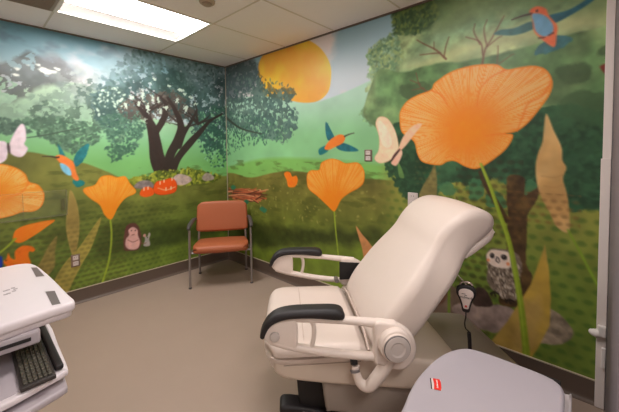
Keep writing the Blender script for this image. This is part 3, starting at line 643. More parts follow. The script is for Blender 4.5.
# ================================================================== ceiling light (troffer)
M['refl'] = mat('lamp_reflector', (186,180,178), 0.5)
M['lwhite'] = mat('lamp_enamel', (238,232,226), 0.35)
def troffer(h, label, glow):
    x0, x1, y0, y1 = h; cx, cy = (x0+x1)/2, (y0+y1)/2
    t = thing('ceiling_light', label, 'ceiling light', (cx, cy, H))
    a, b_ = (x1-x0)/2, (y1-y0)/2
    bm = ring_slab(bmesh.new(), -a, a, -b_, b_, [(-a+0.022, a-0.022, -b_+0.022, b_-0.022)], -0.004, 0.006); obj('frame', bm, M['lwhite'], t)
    bm = bmesh.new(); bx(bm, -a, a, -b_, b_, 0.085, 0.095)
    for s in (-1, 1): bx(bm, s*a, s*(a-0.01), -b_, b_, 0.006, 0.085); bx(bm, -a, a, s*b_, s*(b_-0.01), 0.006, 0.085)
    obj('housing', bm, M['lwhite'], t)
    bm = bmesh.new()                                            # curved side reflectors
    for s in (-1, 1):
        pr_ = [(b_-0.012, 0.008), (b_-0.05, 0.035), (b_-0.10, 0.052), (b_-0.125, 0.056)]
        V_ = [[bm.verts.new((xx, s*p[0], p[1])) for p in pr_] for xx in (-a+0.012, a-0.012)]
        for k in range(3): bm.faces.new((V_[0][k], V_[0][k+1], V_[1][k+1], V_[1][k]))
    obj('reflector', bm, M['refl'], t, smooth=True)
    e = tuple(LAMP_COL)
    em = mat('diffuser_glow', (250,246,240), 0.5, emit=(e, glow))
    bm = bmesh.new(); n = 14; V_ = []
    for xx in (-a+0.035, a-0.035):
        V_.append([bm.verts.new((xx, (-1+2*k/n)*(b_-0.125), 0.050-0.034*math.cos((-1+2*k/n)*PI/2)**0.8)) for k in range(n+1)])
    for k in range(n): bm.faces.new((V_[0][k], V_[0][k+1], V_[1][k+1], V_[1][k]))
    bm.faces.new(V_[0][::-1]); bm.faces.new(V_[1]); bmesh.ops.recalc_face_normals(bm, faces=bm.faces[:])
    obj('diffuser', bm, em, t, smooth=True, angle=50)
    return t
troffer(LH, 'white rectangular recessed troffer glowing in the tiled ceiling beside the tree mural', LAMP_MAIN)
troffer(LH2, 'second recessed troffer in the ceiling, over the near end of the room', LAMP_SECOND)
troffer(HH, 'added fill light in the hallway ceiling beyond the doorway', LAMP_HALL_FILL)  # unseen lamp, added to fill the room through the doorway

# darker slatted ceiling panel left of the light
t = thing('dark_ceiling_panel', 'darker slatted ceiling panel left of the light, next to the tree mural wall', 'ceiling panel', (-2.305,-0.8125,H))
vm = mat('dark_panel', (150,132,116), 0.5)
obj('panel', box(-0.478,0.478,-0.326,0.326,-0.006,0.0), vm, t)
bm = bmesh.new()
for k in range(24): bx(bm, -0.46,0.46, -0.31+k*0.0268, -0.302+k*0.0268, -0.010,-0.006)
obj('panel_slat', bm, vm, t)
P = hit(207,1,2,H)
t = thing('smoke_detector', 'small round beige disc on the ceiling tile right of the light', 'smoke detector', (P[0],P[1],H))
obj('base', lathe(bmesh.new(), [(0.055,0),(0.055,-0.012),(0.050,-0.018)]), mat('detector_plastic', (190,168,148), 0.5), t, smooth=True)
obj('cap', lathe(bmesh.new(), [(0.034,-0.018),(0.032,-0.03),(0.02,-0.036)]), mat('detector_plastic_dark', (172,150,132), 0.5), t, smooth=True)

# ================================================================== wall plates
M['plate'] = mat('outlet_plate', (214,200,196), 0.35); M['steel'] = mat('outlet_rim', (140,118,104), 0.35, metal=0.4)
M['slot'] = mat('dark_slot', (30,26,26), 0.6)
def outlet(px, py, wall, label, face, wdt=0.07, hgt=0.115):
    if wall == 'back': P = hit(px, py, 1, 0.0); rz = 0
    else: P = hit(px, py, 0, 0.0); rz = -PI/2
    t = thing('wall_outlet', label, 'wall outlet', (P[0] if rz == 0 else 0, 0 if rz == 0 else P[1], P[2]), rz)
    obj('cover_plate', box(-wdt/2,wdt/2,-0.007,0,-hgt/2,hgt/2,bev=0.003), M['steel'] if face == 'steel' else M['plate'], t)
    for s in (-1, 1):
        f = obj('socket', box(-wdt*.30,wdt*.30,-0.010,-0.006,s*hgt*.23-hgt*.17,s*hgt*.23+hgt*.17,bev=0.003), M['plate'], t)
        b2 = bmesh.new()
        for q in (-1,1): bx(b2, q*wdt*.12-0.0012, q*wdt*.12+0.0012, -0.0108, -0.0098, s*hgt*.23, s*hgt*.23+hgt*.09)
        obj('slot', b2, M['slot'], f)
    return t
outlet(75.5, 260.5, 'back', 'steel rimmed white duplex outlet low on the tree mural wall, over a tan leaf', 'steel')
outlet(368.5, 155.5, 'right', 'small duplex outlet in a brownish plate beside the peach butterfly', 'steel', 0.075, 0.10)
outlet(413, 200, 'right', 'white duplex outlet half hidden behind the top of the exam chair headrest', 'white', 0.08, 0.115)

# clear acrylic holder on the mural wall, left
t = thing('acrylic_holder', 'clear acrylic three pocket holder mounted flat over the orange poppy, left wall edge', 'wall holder', (-2.15,0,0.965))
gm = mat('clear_acrylic', (220,220,215), 0.15, alpha=0.02); rm_ = mat('acrylic_edge', (196,186,170), 0.3, alpha=0.16)
obj('panel', box(-0.45,0.45,-0.022,-0.018,-0.112,0.112), gm, t)
bm = bmesh.new()
bx(bm,-0.45,0.45,-0.024,0,-0.118,-0.112); bx(bm,0.444,0.45,-0.024,0,-0.112,0.112); bx(bm,-0.45,-0.444,-0.024,0,-0.112,0.112); bx(bm,-0.45,0.45,-0.023,-0.019,0.109,0.112)
obj('frame', bm, rm_, t)
for x in (-0.15, 0.15): obj('divider', box(x-0.002,x+0.002,-0.018,0,-0.112,0.1), rm_, t)
obj('clip', box(0.405,0.432,-0.03,-0.0,-0.07,0.03,bev=0.003), mat('holder_clip', (120,110,84), 0.4, alpha=0.2), t)

# white bracket with hook at the right hand corner
P = hit(598.5, 329, 0, -0.03)
t = thing('wall_bracket', 'white plastic bracket with a rounded hook on the corner at the right edge', 'bracket', (0.0,-3.604,0))
M['wp'] = mat('white_plastic', (244,236,232), 0.35)
zb = float(P[2])
obj('rail', box(-0.036,-0.013,-0.034,0.006,0.003,1.36,bev=0.003), M['wtrim'], t)
obj('block', box(-0.058,-0.036,-0.034,0.002,zb-0.03,zb+0.03,bev=0.006), M['wp'], t)
bm = tube(bmesh.new(), [(-0.046,-0.004,zb-0.016),(-0.048,0.010,zb-0.018),(-0.050,0.024,zb-0.014),(-0.050,0.034,zb-0.008)], 0.014, 14, 4, rs=[0.022,0.021,0.017,0.008]); obj('hook', bm, M['wp'], t, smooth=True)
obj('tab', box(-0.052,-0.036,-0.034,-0.016,zb-0.20,zb-0.09,bev=0.004), M['wp'], t)

# ================================================================== guest chair
M['orange'] = mat('orange_vinyl', (172,94,58), 0.5, noise=0.06, nscale=120, bump=0.35, bscale=420)
M['frame'] = mat('grey_metal', (156,148,146), 0.35, metal=0.6)
M['armgrey'] = mat('dark_grey_plastic', (78,72,72), 0.5)
t = thing('guest_chair', 'orange upholstered armchair with thin grey metal legs in the corner of the room', 'chair', (-0.428,-0.531,0), math.radians(-125.0))
def seat3(u, v, w_): return (u, w_, v)
wf = lambda u, v: (1.0-0.08*max(0, (0.02-u)/0.24))*(1.0-min(1.0, max(0.0, (u-0.12)/0.145))**3*0.22)
obj('seat', pad(bmesh.new(), [(0.235,0.375),(0.245,0.41),(0.215,0.437),(0.10,0.440),(-0.10,0.420),(-0.19,0.412),(-0.205,0.395),(-0.19,0.378),(0.0,0.370),(0.17,0.360)], 0.285, 0.028, seat3, puff=0.006, wfun=wf), M['orange'], t, smooth=True, angle=60)
def tor(x): return x
bk = [(-0.165,0.51),(-0.16,0.53),(-0.178,0.65),(-0.200,0.79),(-0.212,0.825),(-0.232,0.828),(-0.245,0.80),(-0.226,0.65),(-0.205,0.52),(-0.188,0.495)]
obj('backrest', pad(bmesh.new(), bk, 0.290, 0.022, seat3, puff=0.006, wfun=lambda u, v: (1.0-0.04*max(0,(v-0.55)/0.28))*(1.0-0.16*max(0.0,(v-0.75)/0.078)**3)*(1.0-0.05*max(0.0,(0.53-v)/0.035)**2)), M['orange'], t, smooth=True, angle=60)
for s in (-1, 1):
    l = obj('leg', tube(bmesh.new(), [(0.190,s*0.312,0.012),(0.186,s*0.312,0.30),(0.182,s*0.310,0.60)], 0.012, 12, 4), M['frame'], t, smooth=True)
    obj('foot_cap', lathe(bmesh.new(), [(0.016,0.0),(0.016,0.012),(0.013,0.016)], c=(0.190,s*0.312,0), seg=16), M['armgrey'], l, smooth=True)
    l = obj('leg', tube(bmesh.new(), [(-0.215,s*0.262,0.012),(-0.185,s*0.262,0.30),(-0.172,s*0.262,0.42),(-0.19,s*0.255,0.56),(-0.215,s*0.250,0.68)], 0.012, 12, 4), M['frame'], t, smooth=True)
    obj('foot_cap', lathe(bmesh.new(), [(0.016,0.0),(0.016,0.012),(0.013,0.016)], c=(-0.215,s*0.262,0), seg=16), M['armgrey'], l, smooth=True)
    obj('armrest', tube(bmesh.new(), [(0.205,s*0.314,0.612),(0.19,s*0.314,0.634),(0.10,s*0.314,0.645),(-0.08,s*0.308,0.652),(-0.175,s*0.294,0.650)], 0.018, 12, 5, rs=[0.014,0.019,0.022,0.021,0.015]), M['armgrey'], t, smooth=True)
    obj('arm_support', tube(bmesh.new(), [(-0.17,s*0.294,0.648),(-0.205,s*0.27,0.64),(-0.21,s*0.25,0.63)], 0.010, 10, 4), M['frame'], t, smooth=True)
bm = tube(bmesh.new(), [(0.17,-0.31,0.360),(0.17,0.31,0.360)], 0.010, 10, 1); tube(bm, [(-0.175,-0.262,0.366),(-0.175,0.262,0.366)], 0.010, 10, 1)
for s in (-1,1): tube(bm, [(0.186,s*0.31,0.358),(-0.178,s*0.262,0.364)], 0.010, 10, 1)
obj('seat_frame', bm, M['frame'], t, smooth=True)
# ================================================================== exam chair (x = forward, +y = side nearest the camera)
M['cream'] = mat('cream_vinyl', (212,196,186), 0.42, spec=0.4, noise=0.02, nscale=8, bump=0.08, bscale=500)
M['shell'] = mat('cream_plastic', (206,188,172), 0.42, noise=0.02, nscale=6)
M['shell2'] = mat('taupe_plastic', (150,137,127), 0.4, noise=0.03, nscale=5)
M['white'] = mat('white_enamel', (226,210,200), 0.3)
M['blackp'] = mat('black_polyurethane', (26,20,22), 0.55, noise=0.1, nscale=60)
M['dkm'] = mat('dark_mechanism', (22,19,19), 0.6)
M['ringg'] = mat('grey_ring', (112,104,102), 0.35); M['knobg'] = mat('grey_knob', (196,184,178), 0.35)
M['seam'] = mat('seam_piping', (196,176,164), 0.55)
ec = thing('exam_chair', 'large cream vinyl reclining exam chair with black arm pads, centre right of the room', 'exam chair', (-0.978,-2.66,0), math.radians(137))
f3 = lambda u, v, w_: (u, w_, v)
SE = [(-0.02,0.52),(0.02,0.575),(0.06,0.590),(0.25,0.594),(0.38,0.594),(0.425,0.585),(0.445,0.562),(0.442,0.53),(0.42,0.512),(0.38,0.508),(0.05,0.508)]
sw = lambda u, v: (1.0-min(1.0,max(0.0,(u-0.30)/0.158))**4)**0.25
st = obj('seat', pad(bmesh.new(), SE, 0.315, 0.038, f3, seg=6, puff=0.004, wfun=sw), M['cream'], ec, smooth=True, angle=60)
bm = tube(bmesh.new(), [(0.272,-0.300,0.565),(0.272,-0.285,0.5885),(0.272,-0.2,0.5965),(0.272,0.0,0.598),(0.272,0.2,0.5965),(0.272,0.285,0.5885),(0.272,0.300,0.565)], 0.0022, 8, 4)
obj('seam', bm, M['seam'], st, smooth=True)
BK = [(-0.02,0.575),(-0.055,0.665),(-0.13,0.765),(-0.225,0.878),(-0.30,0.968),(-0.342,1.035),(-0.40,1.098),(-0.47,1.136),(-0.54,1.143),(-0.595,1.115),(-0.605,1.068),(-0.575,1.025),(-0.52,0.985),(-0.465,0.935),(-0.42,0.870),(-0.362,0.79),(-0.295,0.70),(-0.240,0.628),(-0.175,0.572),(-0.08,0.552)]
def bw(u, v):
    t_ = sstep(np.array(v), 0.80, 1.02); return float(1.0-0.17*t_)
bkob = obj('backrest', pad(bmesh.new(), BK, 0.312, 0.046, f3, seg=7, smooth=5, wfun=bw, puff=0.010), M['cream'], ec, smooth=True, angle=60)
HS = [(-0.47,0.955),(-0.52,0.990),(-0.565,1.022),(-0.595,1.055),(-0.606,1.035),(-0.594,1.000),(-0.55,0.965),(-0.49,0.925),(-0.455,0.92)]
obj('headrest_shell', pad(bmesh.new(), HS, 0.245, 0.018, f3, seg=4), M['white'], bkob, smooth=True, angle=60)
BS = [(-0.10,0.560),(-0.16,0.565),(-0.225,0.615),(-0.30,0.715),(-0.37,0.810),(-0.43,0.895),(-0.445,0.885),(-0.385,0.79),(-0.31,0.69),(-0.25,0.61),(-0.18,0.540),(-0.12,0.535)]
obj('back_shell', pad(bmesh.new(), BS, 0.20, 0.012, f3, seg=3), M['shell'], ec, smooth=True, angle=60)
# seam strip where the seat meets the back
bm = tube(bmesh.new(), [(-0.002,-0.31,0.565),(-0.006,-0.2,0.592),(-0.006,0.0,0.597),(-0.006,0.2,0.592),(-0.002,0.31,0.565)], 0.006, 10, 5)
obj('hinge_strip', bm, M['seam'], ec, smooth=True)

# body shells
US = [(0.385,0.585),(0.402,0.570),(0.403,0.495),(0.388,0.472),(0.36,0.454),(0.31,0.440),(0.20,0.420),(0.05,0.398),(-0.05,0.385),(-0.30,0.350),(-0.46,0.325),(-0.49,0.36),(-0.47,0.42),(-0.36,0.475),(-0.24,0.50),(-0.16,0.52),(-0.02,0.54),(0.20,0.545),(0.33,0.58)]
us = obj('seat_pan', pad(bmesh.new(), US, 0.300, 0.022, f3, seg=5, smooth=4), M['shell'], ec, smooth=True, angle=50)
bm = bmesh.new(); bx(bm, 0.03, 0.36, 0.298, 0.3015, 0.512, 0.516)
obj('groove_shadow_strip', bm, mat('groove_shadow', (160,144,132), 0.6), us)  # thin strip, its darker colour stands in for the shadow line on the pan
bm = bmesh.new(); bx(bm, 0.045, 0.13, 0.285, 0.300, 0.508, 0.530, bev=0.003)
obj('side_latch', bm, M['seam'], us)
LC = [(0.175,0.425),(0.180,0.300),(0.165,0.262),(0.10,0.25),(-0.50,0.10),(-0.86,0.03),(-0.925,0.035),(-0.935,0.08),(-0.932,0.205),(-0.90,0.235),(-0.78,0.362),(-0.70,0.400),(-0.52,0.415),(-0.30,0.425),(0.0,0.44)]
lc = obj('rear_cover', pad(bmesh.new(), LC, 0.262, 0.020, f3, seg=4, smooth=3), M['shell2'], ec, smooth=True, angle=40)
M['conn'] = mat('connector_dark', (70,60,56), 0.5)
for x, z, L in ((-0.36,0.372,0.05),(-0.44,0.366,0.035),(-0.49,0.362,0.02)): obj('connector', box(x, x+L, 0.255, 0.270, z, z+0.020, bev=0.002), M['conn'], lc)
# base and lift mechanism
obj('lift_column', box(-0.28,0.16,-0.17,0.17,0.055,0.40,bev=0.012), M['dkm'], ec)
bm = pad(bmesh.new(), [(0.14,0.40),(0.28,0.43),(0.305,0.40),(0.290,0.20),(0.14,0.19)], 0.17, 0.01, f3, seg=3, smooth=1); obj('lift_arm', bm, M['dkm'], ec, smooth=True)
FT = [(0.368,0.210),(0.382,0.228),(0.378,0.250),(0.355,0.258),(0.30,0.250),(0.15,0.215),(0.05,0.190),(0.05,0.145),(0.15,0.155),(0.30,0.190)]
obj('foot_bar', pad(bmesh.new(), FT, 0.045, 0.018, lambda u, v, w_: (u, w_+0.15, v-0.010), seg=5), M['blackp'], ec, smooth=True)
bm = bmesh.new(); bx(bm, -0.78,0.10,-0.24,0.24,0.0,0.06,bev=0.015)
obj('base_plate', bm, M['blackp'], ec)

# arms: s=+1 near the camera, s=-1 by the long wall
HC = (-0.078,0,0.650)
def arm(s):
    y = 0.378*s; pn = obj('armrest', bmesh.new(), None, ec)
    bm = bmesh.new()
    tube(bm, [(0.385,y,0.775),(0.30,y,0.768),(0.12,y,0.752),(0.0,y,0.735),(-0.08,y,0.722)], 0.0155, 14, 5, rs=[0.013,0.0145,0.0155,0.018,0.020])
    tube(bm, [(0.415,y,0.687),(0.34,y,0.660),(0.20,y,0.627),(0.08,y,0.607),(-0.01,y,0.597),(-0.07,y,0.595)], 0.0165, 14, 5)
    tube(bm, [(0.262,y,0.766),(0.246,y,0.74),(0.244,y,0.70),(0.252,y,0.66),(0.268,y,0.632)], 0.0095, 12, 5)
    # rounded front plate
    pl = [(0.315,0.768),(0.36,0.772),(0.40,0.765),(0.437,0.735),(0.442,0.705),(0.425,0.682),(0.39,0.663),(0.345,0.650),(0.315,0.643),(0.308,0.70)]
    bm2 = pad(bmesh.new(), pl, 0.016, 0.010, f3, seg=3, smooth=4)
    bmesh.ops.translate(bm2, verts=bm2.verts[:], vec=(0,y,0)); me_ = bpy.data.meshes.new('m'); bm2.to_mesh(me_); bm2.free(); bm.from_mesh(me_); bpy.data.meshes.remove(me_)
    # broad rear plate
    pl = [(0.004,0.742),(-0.05,0.742),(-0.10,0.727),(-0.145,0.695),(-0.166,0.65),(-0.166,0.605),(-0.145,0.565),(-0.11,0.545),(-0.06,0.553),(-0.02,0.57),(0.004,0.58),(0.006,0.66)]
    bm2 = pad(bmesh.new(), pl, 0.022, 0.012, f3, seg=3, smooth=4)
    bmesh.ops.translate(bm2, verts=bm2.verts[:], vec=(0,y,0)); me_ = bpy.data.meshes.new('m'); bm2.to_mesh(me_); bm2.free(); bm.from_mesh(me_); bpy.data.meshes.remove(me_)
    # curved lower support
    tube(bm, [(-0.080,y,0.61),(-0.045,y,0.555),(-0.004,y,0.500),(0.025,y-0.008*s,0.468),(0.055,y-0.02*s,0.478),(0.068,y-0.035*s,0.515),(0.068,y-0.04*s,0.535)], 0.022, 16, 6, rs=[0.027,0.027,0.026,0.023,0.019,0.016,0.016])
    bmesh.ops.translate(bm, verts=bm.verts[:], vec=(-0.006,0,-0.012))
    bmesh.ops.recalc_face_normals(bm, faces=bm.faces[:])
    me_ = pn.data; bm.to_mesh(me_); bm.free(); me_.materials.append(M['white']); me_.polygons.foreach_set('use_smooth', [True]*len(me_.polygons)); me_.set_sharp_from_angle(angle=math.radians(50))
    # black pad, wrapped down over the front
    prof = []
    top = [(0.128,0.778),(0.135,0.800),(0.17,0.812),(0.25,0.815),(0.33,0.815),(0.39,0.805),(0.428,0.780),(0.450,0.745),(0.459,0.715)]
    bot = [(0.444,0.708),(0.432,0.735),(0.410,0.760),(0.375,0.775),(0.33,0.780),(0.25,0.778),(0.15,0.766)]
    bp_ = pad(bmesh.new(), top+bot, 0.036, 0.018, f3, seg=5, smooth=4); bmesh.ops.translate(bp_, verts=bp_.verts[:], vec=(-0.010,y,-0.014))
    obj('arm_pad', bp_, M['blackp'], pn, smooth=True, angle=60)['label'] = 'black padded arm cover'
    o_ = y+0.016*s
    obj('pivot_button', lathe(bmesh.new(), [(0.019,o_),(0.019,o_+0.008*s),(0.014,o_+0.011*s)], 'y', (0.392,0,0.698), 24), M['knobg'], pn, smooth=True)
    o_ = y+0.02*s
    hb = obj('hub', lathe(bmesh.new(), [(0.064,o_-0.01*s),(0.064,o_+0.022*s),(0.060,o_+0.028*s),(0.053,o_+0.030*s),(0.053,o_+0.040*s)], 'y', HC, 40), M['white'], pn, smooth=True, angle=30)
    o_ = o_+0.036*s
    obj('dial', lathe(bmesh.new(), [(0.052,o_),(0.052,o_+0.009*s),(0.047,o_+0.011*s)], 'y', HC, 40), M['ringg'], hb, smooth=True, angle=30)
    obj('dial_cap', lathe(bmesh.new(), [(0.0490,o_+0.008*s),(0.0490,o_+0.0125*s),(0.030,o_+0.015*s),(0.024,o_+0.0115*s),(0.010,o_+0.0115*s)], 'y', HC, 40), M['knobg'], hb, smooth=True, angle=30)
    c_ = tube(bmesh.new(), [(0.068,y-0.04*s,0.528),(0.068,y-0.052*s,0.548),(0.066,y-0.075*s,0.552),(0.064,y-0.10*s,0.552)], 0.015, 14, 4)
    obj('clamp', c_, M['dkm'], pn, smooth=True)
    obj('clamp_ring', tube(bmesh.new(), [(0.066,y-0.028*s,0.503),(0.067,y-0.032*s,0.511)], 0.0205, 14, 1), M['ringg'], pn, smooth=True)
arm(1); arm(-1)
# black gusset between the far arm and the back
bm = pad(bmesh.new(), [(0.01,0.60),(0.010,0.712),(-0.05,0.706),(-0.13,0.70),(-0.13,0.66),(-0.05,0.60)], 0.006, 0.002, f3, seg=2, smooth=1)
bmesh.ops.translate(bm, verts=bm.verts[:], vec=(0,-0.352,0)); obj('arm_gusset', bm, M['dkm'], ec)
bm = tube(bmesh.new(), [(0.03,-0.33,0.60),(0.03,-0.375,0.60)], 0.014, 12, 1)
obj('arm_bolt', bm, M['ringg'], ec, smooth=True)

# hand control hanging behind the headrest, with its cord
def e2w(x, y, z):
    a_ = math.radians(137); return Vector((-0.978+x*math.cos(a_)-y*math.sin(a_), -2.66+x*math.sin(a_)+y*math.cos(a_), z))
P1 = e2w(-0.68,-0.10,0.60)
d = ray(466,298); k = 1.42/float(np.dot(d,_F)); Q = Vector(CAM)+Vector(d)*k
vx = Vector((CAM[0]-Q.x, CAM[1]-Q.y, 0)).normalized()            # faces the camera side
rc = thing('hand_control', 'black and white teardrop hand control with a red button, hanging behind the exam chair', 'hand control', Q, math.atan2(vx.y, vx.x))
def drop(sx, x0, x1, bev):
    pts = [(0.0,-0.062),(0.014,-0.058),(0.019,-0.035),(0.028,-0.005),(0.040,0.020),(0.038,0.045),(0.022,0.058),(0.0,0.062),(-0.022,0.058),(-0.038,0.045),(-0.040,0.020),(-0.028,-0.005),(-0.019,-0.035),(-0.014,-0.058)]
    Pp = [(a_*sx, (b_-0.004)*sx+0.004) for a_, b_ in pts]
    bm = pad(bmesh.new(), Pp, (x1-x0)/2, bev, lambda u, v, w_: (w_+(x0+x1)/2, u, v), seg=3, smooth=4); return bm
rb = obj('body', drop(1.0, -0.014, 0.012, 0.006), M['blackp'], rc, smooth=True)
fc = obj('face_panel', drop(0.74, 0.008, 0.0145, 0.003), mat('control_face', (214,196,188), 0.4), rc, smooth=True)
obj('button', lathe(bmesh.new(), [(0.0048,0.013),(0.0048,0.017),(0.003,0.018)], 'x', (0,0,-0.031), 16), mat('red_button', (200,70,60), 0.4), fc)
bm = text_bm('midmark', 0.0155); bm.transform(Matrix(((0,0,1,0.0150),(1,0,0,0),(0,1,0,0.008),(0,0,0,1)))); obj('lettering', bm, M['slot'], fc)
bm = bmesh.new(); bx(bm, 0.0145,0.0152,-0.018,-0.002,0.022,0.025); bx(bm, 0.0145,0.0152,-0.006,0.004,0.016,0.019); obj('mark', bm, M['ringg'], fc)
obj('loop', tube(bmesh.new(), [(-0.002,-0.026,0.050),(-0.002,-0.018,0.068),(-0.002,0.010,0.072),(-0.002,0.026,0.060)], 0.0045, 10, 5), mat('hook_chrome', (190,170,160), 0.25, metal=0.7), rc, smooth=True)
obj('cord', tube(bmesh.new(), [(0,0,-0.060),(0.002,0.0,-0.085),(0.002,-0.004,-0.115),(0.002,0.000,-0.138),(0.0,0.012,-0.150),(0.0,0.016,-0.165)], 0.0028, 8, 5), M['blackp'], rc, smooth=True)
obj('cord_sleeve', tube(bmesh.new(), [(0.0,0.013,-0.155),(-0.004,0.016,-0.19),(-0.008,0.018,-0.235)], 0.0085, 10, 4), M['blackp'], rc, smooth=True)
# thin arm the control hangs from
a0 = e2w(-0.47,-0.05,0.84); hk = thing('control_hanger', 'thin pale rod from the back of the exam chair holding the hand control', 'hanger', a0)
R0 = Q-a0+Vector((0,0,0.062))
obj('rod', tube(bmesh.new(), [(0,0,0), tuple(R0*0.5+Vector((0,0,0.01))), tuple(R0)], 0.0028, 8, 4), mat('pale_rod', (206,190,176), 0.35), hk, smooth=True)

# ================================================================== waste bin with a grey lid
BZ = 0.70
bn = thing('waste_bin', 'tall step bin with smooth grey lid and red badge in the lower right foreground', 'bin', (-1.375,-3.365,0))
O_ = np.array([-1.375,-3.365])
out = [(-1.096,-3.40),(-1.097,-3.47),(-1.110,-3.512),(-1.145,-3.532),(-1.25,-3.537),(-1.45,-3.537),(-1.60,-3.535),(-1.648,-3.515),(-1.66,-3.46),(-1.66,-3.30),(-1.645,-3.235),(-1.60,-3.213),(-1.513,-3.202),(-1.439,-3.189),(-1.357,-3.184),(-1.251,-3.192),(-1.172,-3.214),(-1.118,-3.252),(-1.100,-3.31)]
lo = [(a_-O_[0], b_-O_[1]) for a_, b_ in out]
M['lid'] = mat('grey_lid_plastic', (160,152,158), 0.45, spec=0.4, noise=0.015, nscale=9, bump=0.05, bscale=700); M['binb'] = mat('bin_body_plastic', (200,190,190), 0.45, noise=0.02)
fz = lambda u, v, w_: (u, v, w_)
bm = pad(bmesh.new(), lo, 0.017, 0.012, fz, seg=5, smooth=4); bmesh.ops.translate(bm, verts=bm.verts[:], vec=(0,0,BZ-0.017))
# slightly domed lid
for v in bm.verts:
    if v.co.z > BZ-0.012: v.co.z += 0.0
lid = obj('lid', bm, M['lid'], bn, smooth=True, angle=50)
rim = [(0.276,-0.03),(0.284,-0.12),(0.280,-0.168),(0.245,-0.184),(-0.24,-0.178),(-0.27,-0.15),(-0.27,0.12),(-0.24,0.14),(0.18,0.15),(0.25,0.12),(0.27,0.06)]
bm = pad(bmesh.new(), rim, 0.017, 0.006, fz, seg=3, smooth=4); bmesh.ops.translate(bm, verts=bm.verts[:], vec=(0,0,BZ-0.054)); obj('rim', bm, M['binb'], bn, smooth=True)
bm = bmesh.new(); rings = []
for z, s in ((0.0,0.84),(0.02,0.86),(BZ-0.07,0.955)):
    rings.append([bm.verts.new((p[0]*s, p[1]*s, z)) for p in catmull(rim, 4, True)])
for a_, b_ in zip(rings, rings[1:]):
    for k in range(len(a_)): bm.faces.new((a_[k], a_[(k+1)%len(a_)], b_[(k+1)%len(a_)], b_[k]))
bm.faces.new(rings[0]); bm.faces.new(rings[-1]); bmesh.ops.recalc_face_normals(bm, faces=bm.faces[:]); obj('body', bm, M['binb'], bn, smooth=True, angle=40)
obj('hinge', box(0.266,0.285,-0.155,-0.10,BZ-0.045,BZ-0.006,bev=0.003), M['dkm'], bn)
obj('pedal', box(-0.325,-0.225,-0.10,0.10,0.015,0.035,bev=0.008), M['dkm'], bn)
# badge: corners taken on the lid top
zt = BZ
def lp(px, py): P = hit(px, py, 2, zt); return np.array([P[0]-O_[0], P[1]-O_[1]])
a_, b_, c_, d_ = lp(432.5,379.3), lp(443.3,381.2), lp(438.8,390.4), lp(428.4,388.2)
ctr = (a_+b_+c_+d_)/4; ex = (b_+c_)/2-(a_+d_)/2; ey = (a_+b_)/2-(c_+d_)/2
hw_, hh_ = np.hypot(*ex)/2, np.hypot(*ey)/2; an = math.atan2(ex[1], ex[0])
bg = obj('badge', box(-hw_,hw_,-hh_,hh_,0,0.0015,bev=0.0005), mat('badge_white', (200,190,186), 0.4), lid, loc=(ctr[0],ctr[1],BZ)); bg.rotation_euler = (0,0,an)
bm = pad(bmesh.new(), [(-hw_*.45,-hh_),(hw_*.8,-hh_),(hw_,-hh_*.5),(hw_,hh_*.6),(hw_*.85,hh_),(-hw_*.45,hh_),(-hw_*.30,0)], 0.0010, 0.0004, fz, seg=1, smooth=1); bmesh.ops.translate(bm, verts=bm.verts[:], vec=(0,0,0.0018)); obj('emblem', bm, mat('badge_red', (214,30,22), 0.35), bg)
obj('stripe', box(-hw_,-hw_*.78,-hh_,hh_,0.0012,0.0022), M['slot'], bg)
bm = text_bm('Rubbermaid', hh_*0.30); bm.transform(Matrix.Translation((hw_*.25,0,0.0032)) @ Matrix.Rotation(PI/2,4,'Z')); obj('lettering', bm, mat('badge_text', (245,240,235), 0.4), bg)

# dark fitting with a pale spout low on the long wall behind the bin
P = hit(500.5,353.5,0,-0.02)
t = thing('wall_fitting', 'small black fitting with a pale nozzle on the baseboard behind the grey bin lid', 'fitting', (-0.006,P[1],P[2]))
obj('bracket', box(-0.03,0.0,-0.018,0.018,-0.03,0.018,bev=0.003), M['dkm'], t)
obj('nozzle', tube(bmesh.new(), [(-0.02,-0.016,-0.012),(-0.024,-0.035,-0.014),(-0.024,-0.06,-0.030)], 0.011, 10, 4, rs=[0.012,0.013,0.008]), M['wp'], t, smooth=True)

# ================================================================== workstation cart at the left
M['cart'] = mat('cart_white', (228,218,222), 0.35, noise=0.01); M['cartg'] = mat('cart_grey', (182,172,178), 0.4, noise=0.02)
M['cup'] = mat('recess_grey', (104,92,92), 0.4); M['key'] = mat('key_plastic', (84,80,70), 0.5); M['kbb'] = mat('keyboard_base', (58,52,50), 0.5)
CT = 0.88; CX0, CY0 = -2.36, -1.88
ct = thing('computer_cart', 'white wheeled workstation cart with pull out keyboard tray at the left edge', 'cart', (CX0,CY0,0))
L_ = lambda *p: [(a_-CX0, b_-CY0) for a_, b_ in p]
top = L_((-2.60,-1.53),(-2.40,-1.525),(-2.22,-1.525),(-2.150,-1.532),(-2.108,-1.60),(-2.085,-1.84),(-2.072,-2.10),(-2.067,-2.18),(-2.080,-2.213),(-2.14,-2.218),(-2.26,-2.235),(-2.45,-2.26),(-2.60,-2.30),(-2.63,-2.26),(-2.63,-1.57))
def holeshape(p):                                                                  # rounded slot recess from photo corners
    return [tuple(hit(x, y, 2, CT)[:2]-np.array([CX0, CY0])) for x, y in p]
bm = pad(bmesh.new(), top, 0.017, 0.012, fz, seg=4, smooth=4); bmesh.ops.translate(bm, verts=bm.verts[:], vec=(0,0,CT-0.017)); wt = obj('worktop', bm, M['cart'], ct, smooth=True, angle=50)
bm = pad(bmesh.new(), [(x*0.97, y*0.97) for x, y in top], 0.012, 0.008, fz, seg=3, smooth=4); bmesh.ops.translate(bm, verts=bm.verts[:], vec=(0,0,CT-0.042)); obj('apron', bm, M['cart'], wt, smooth=True, angle=50)
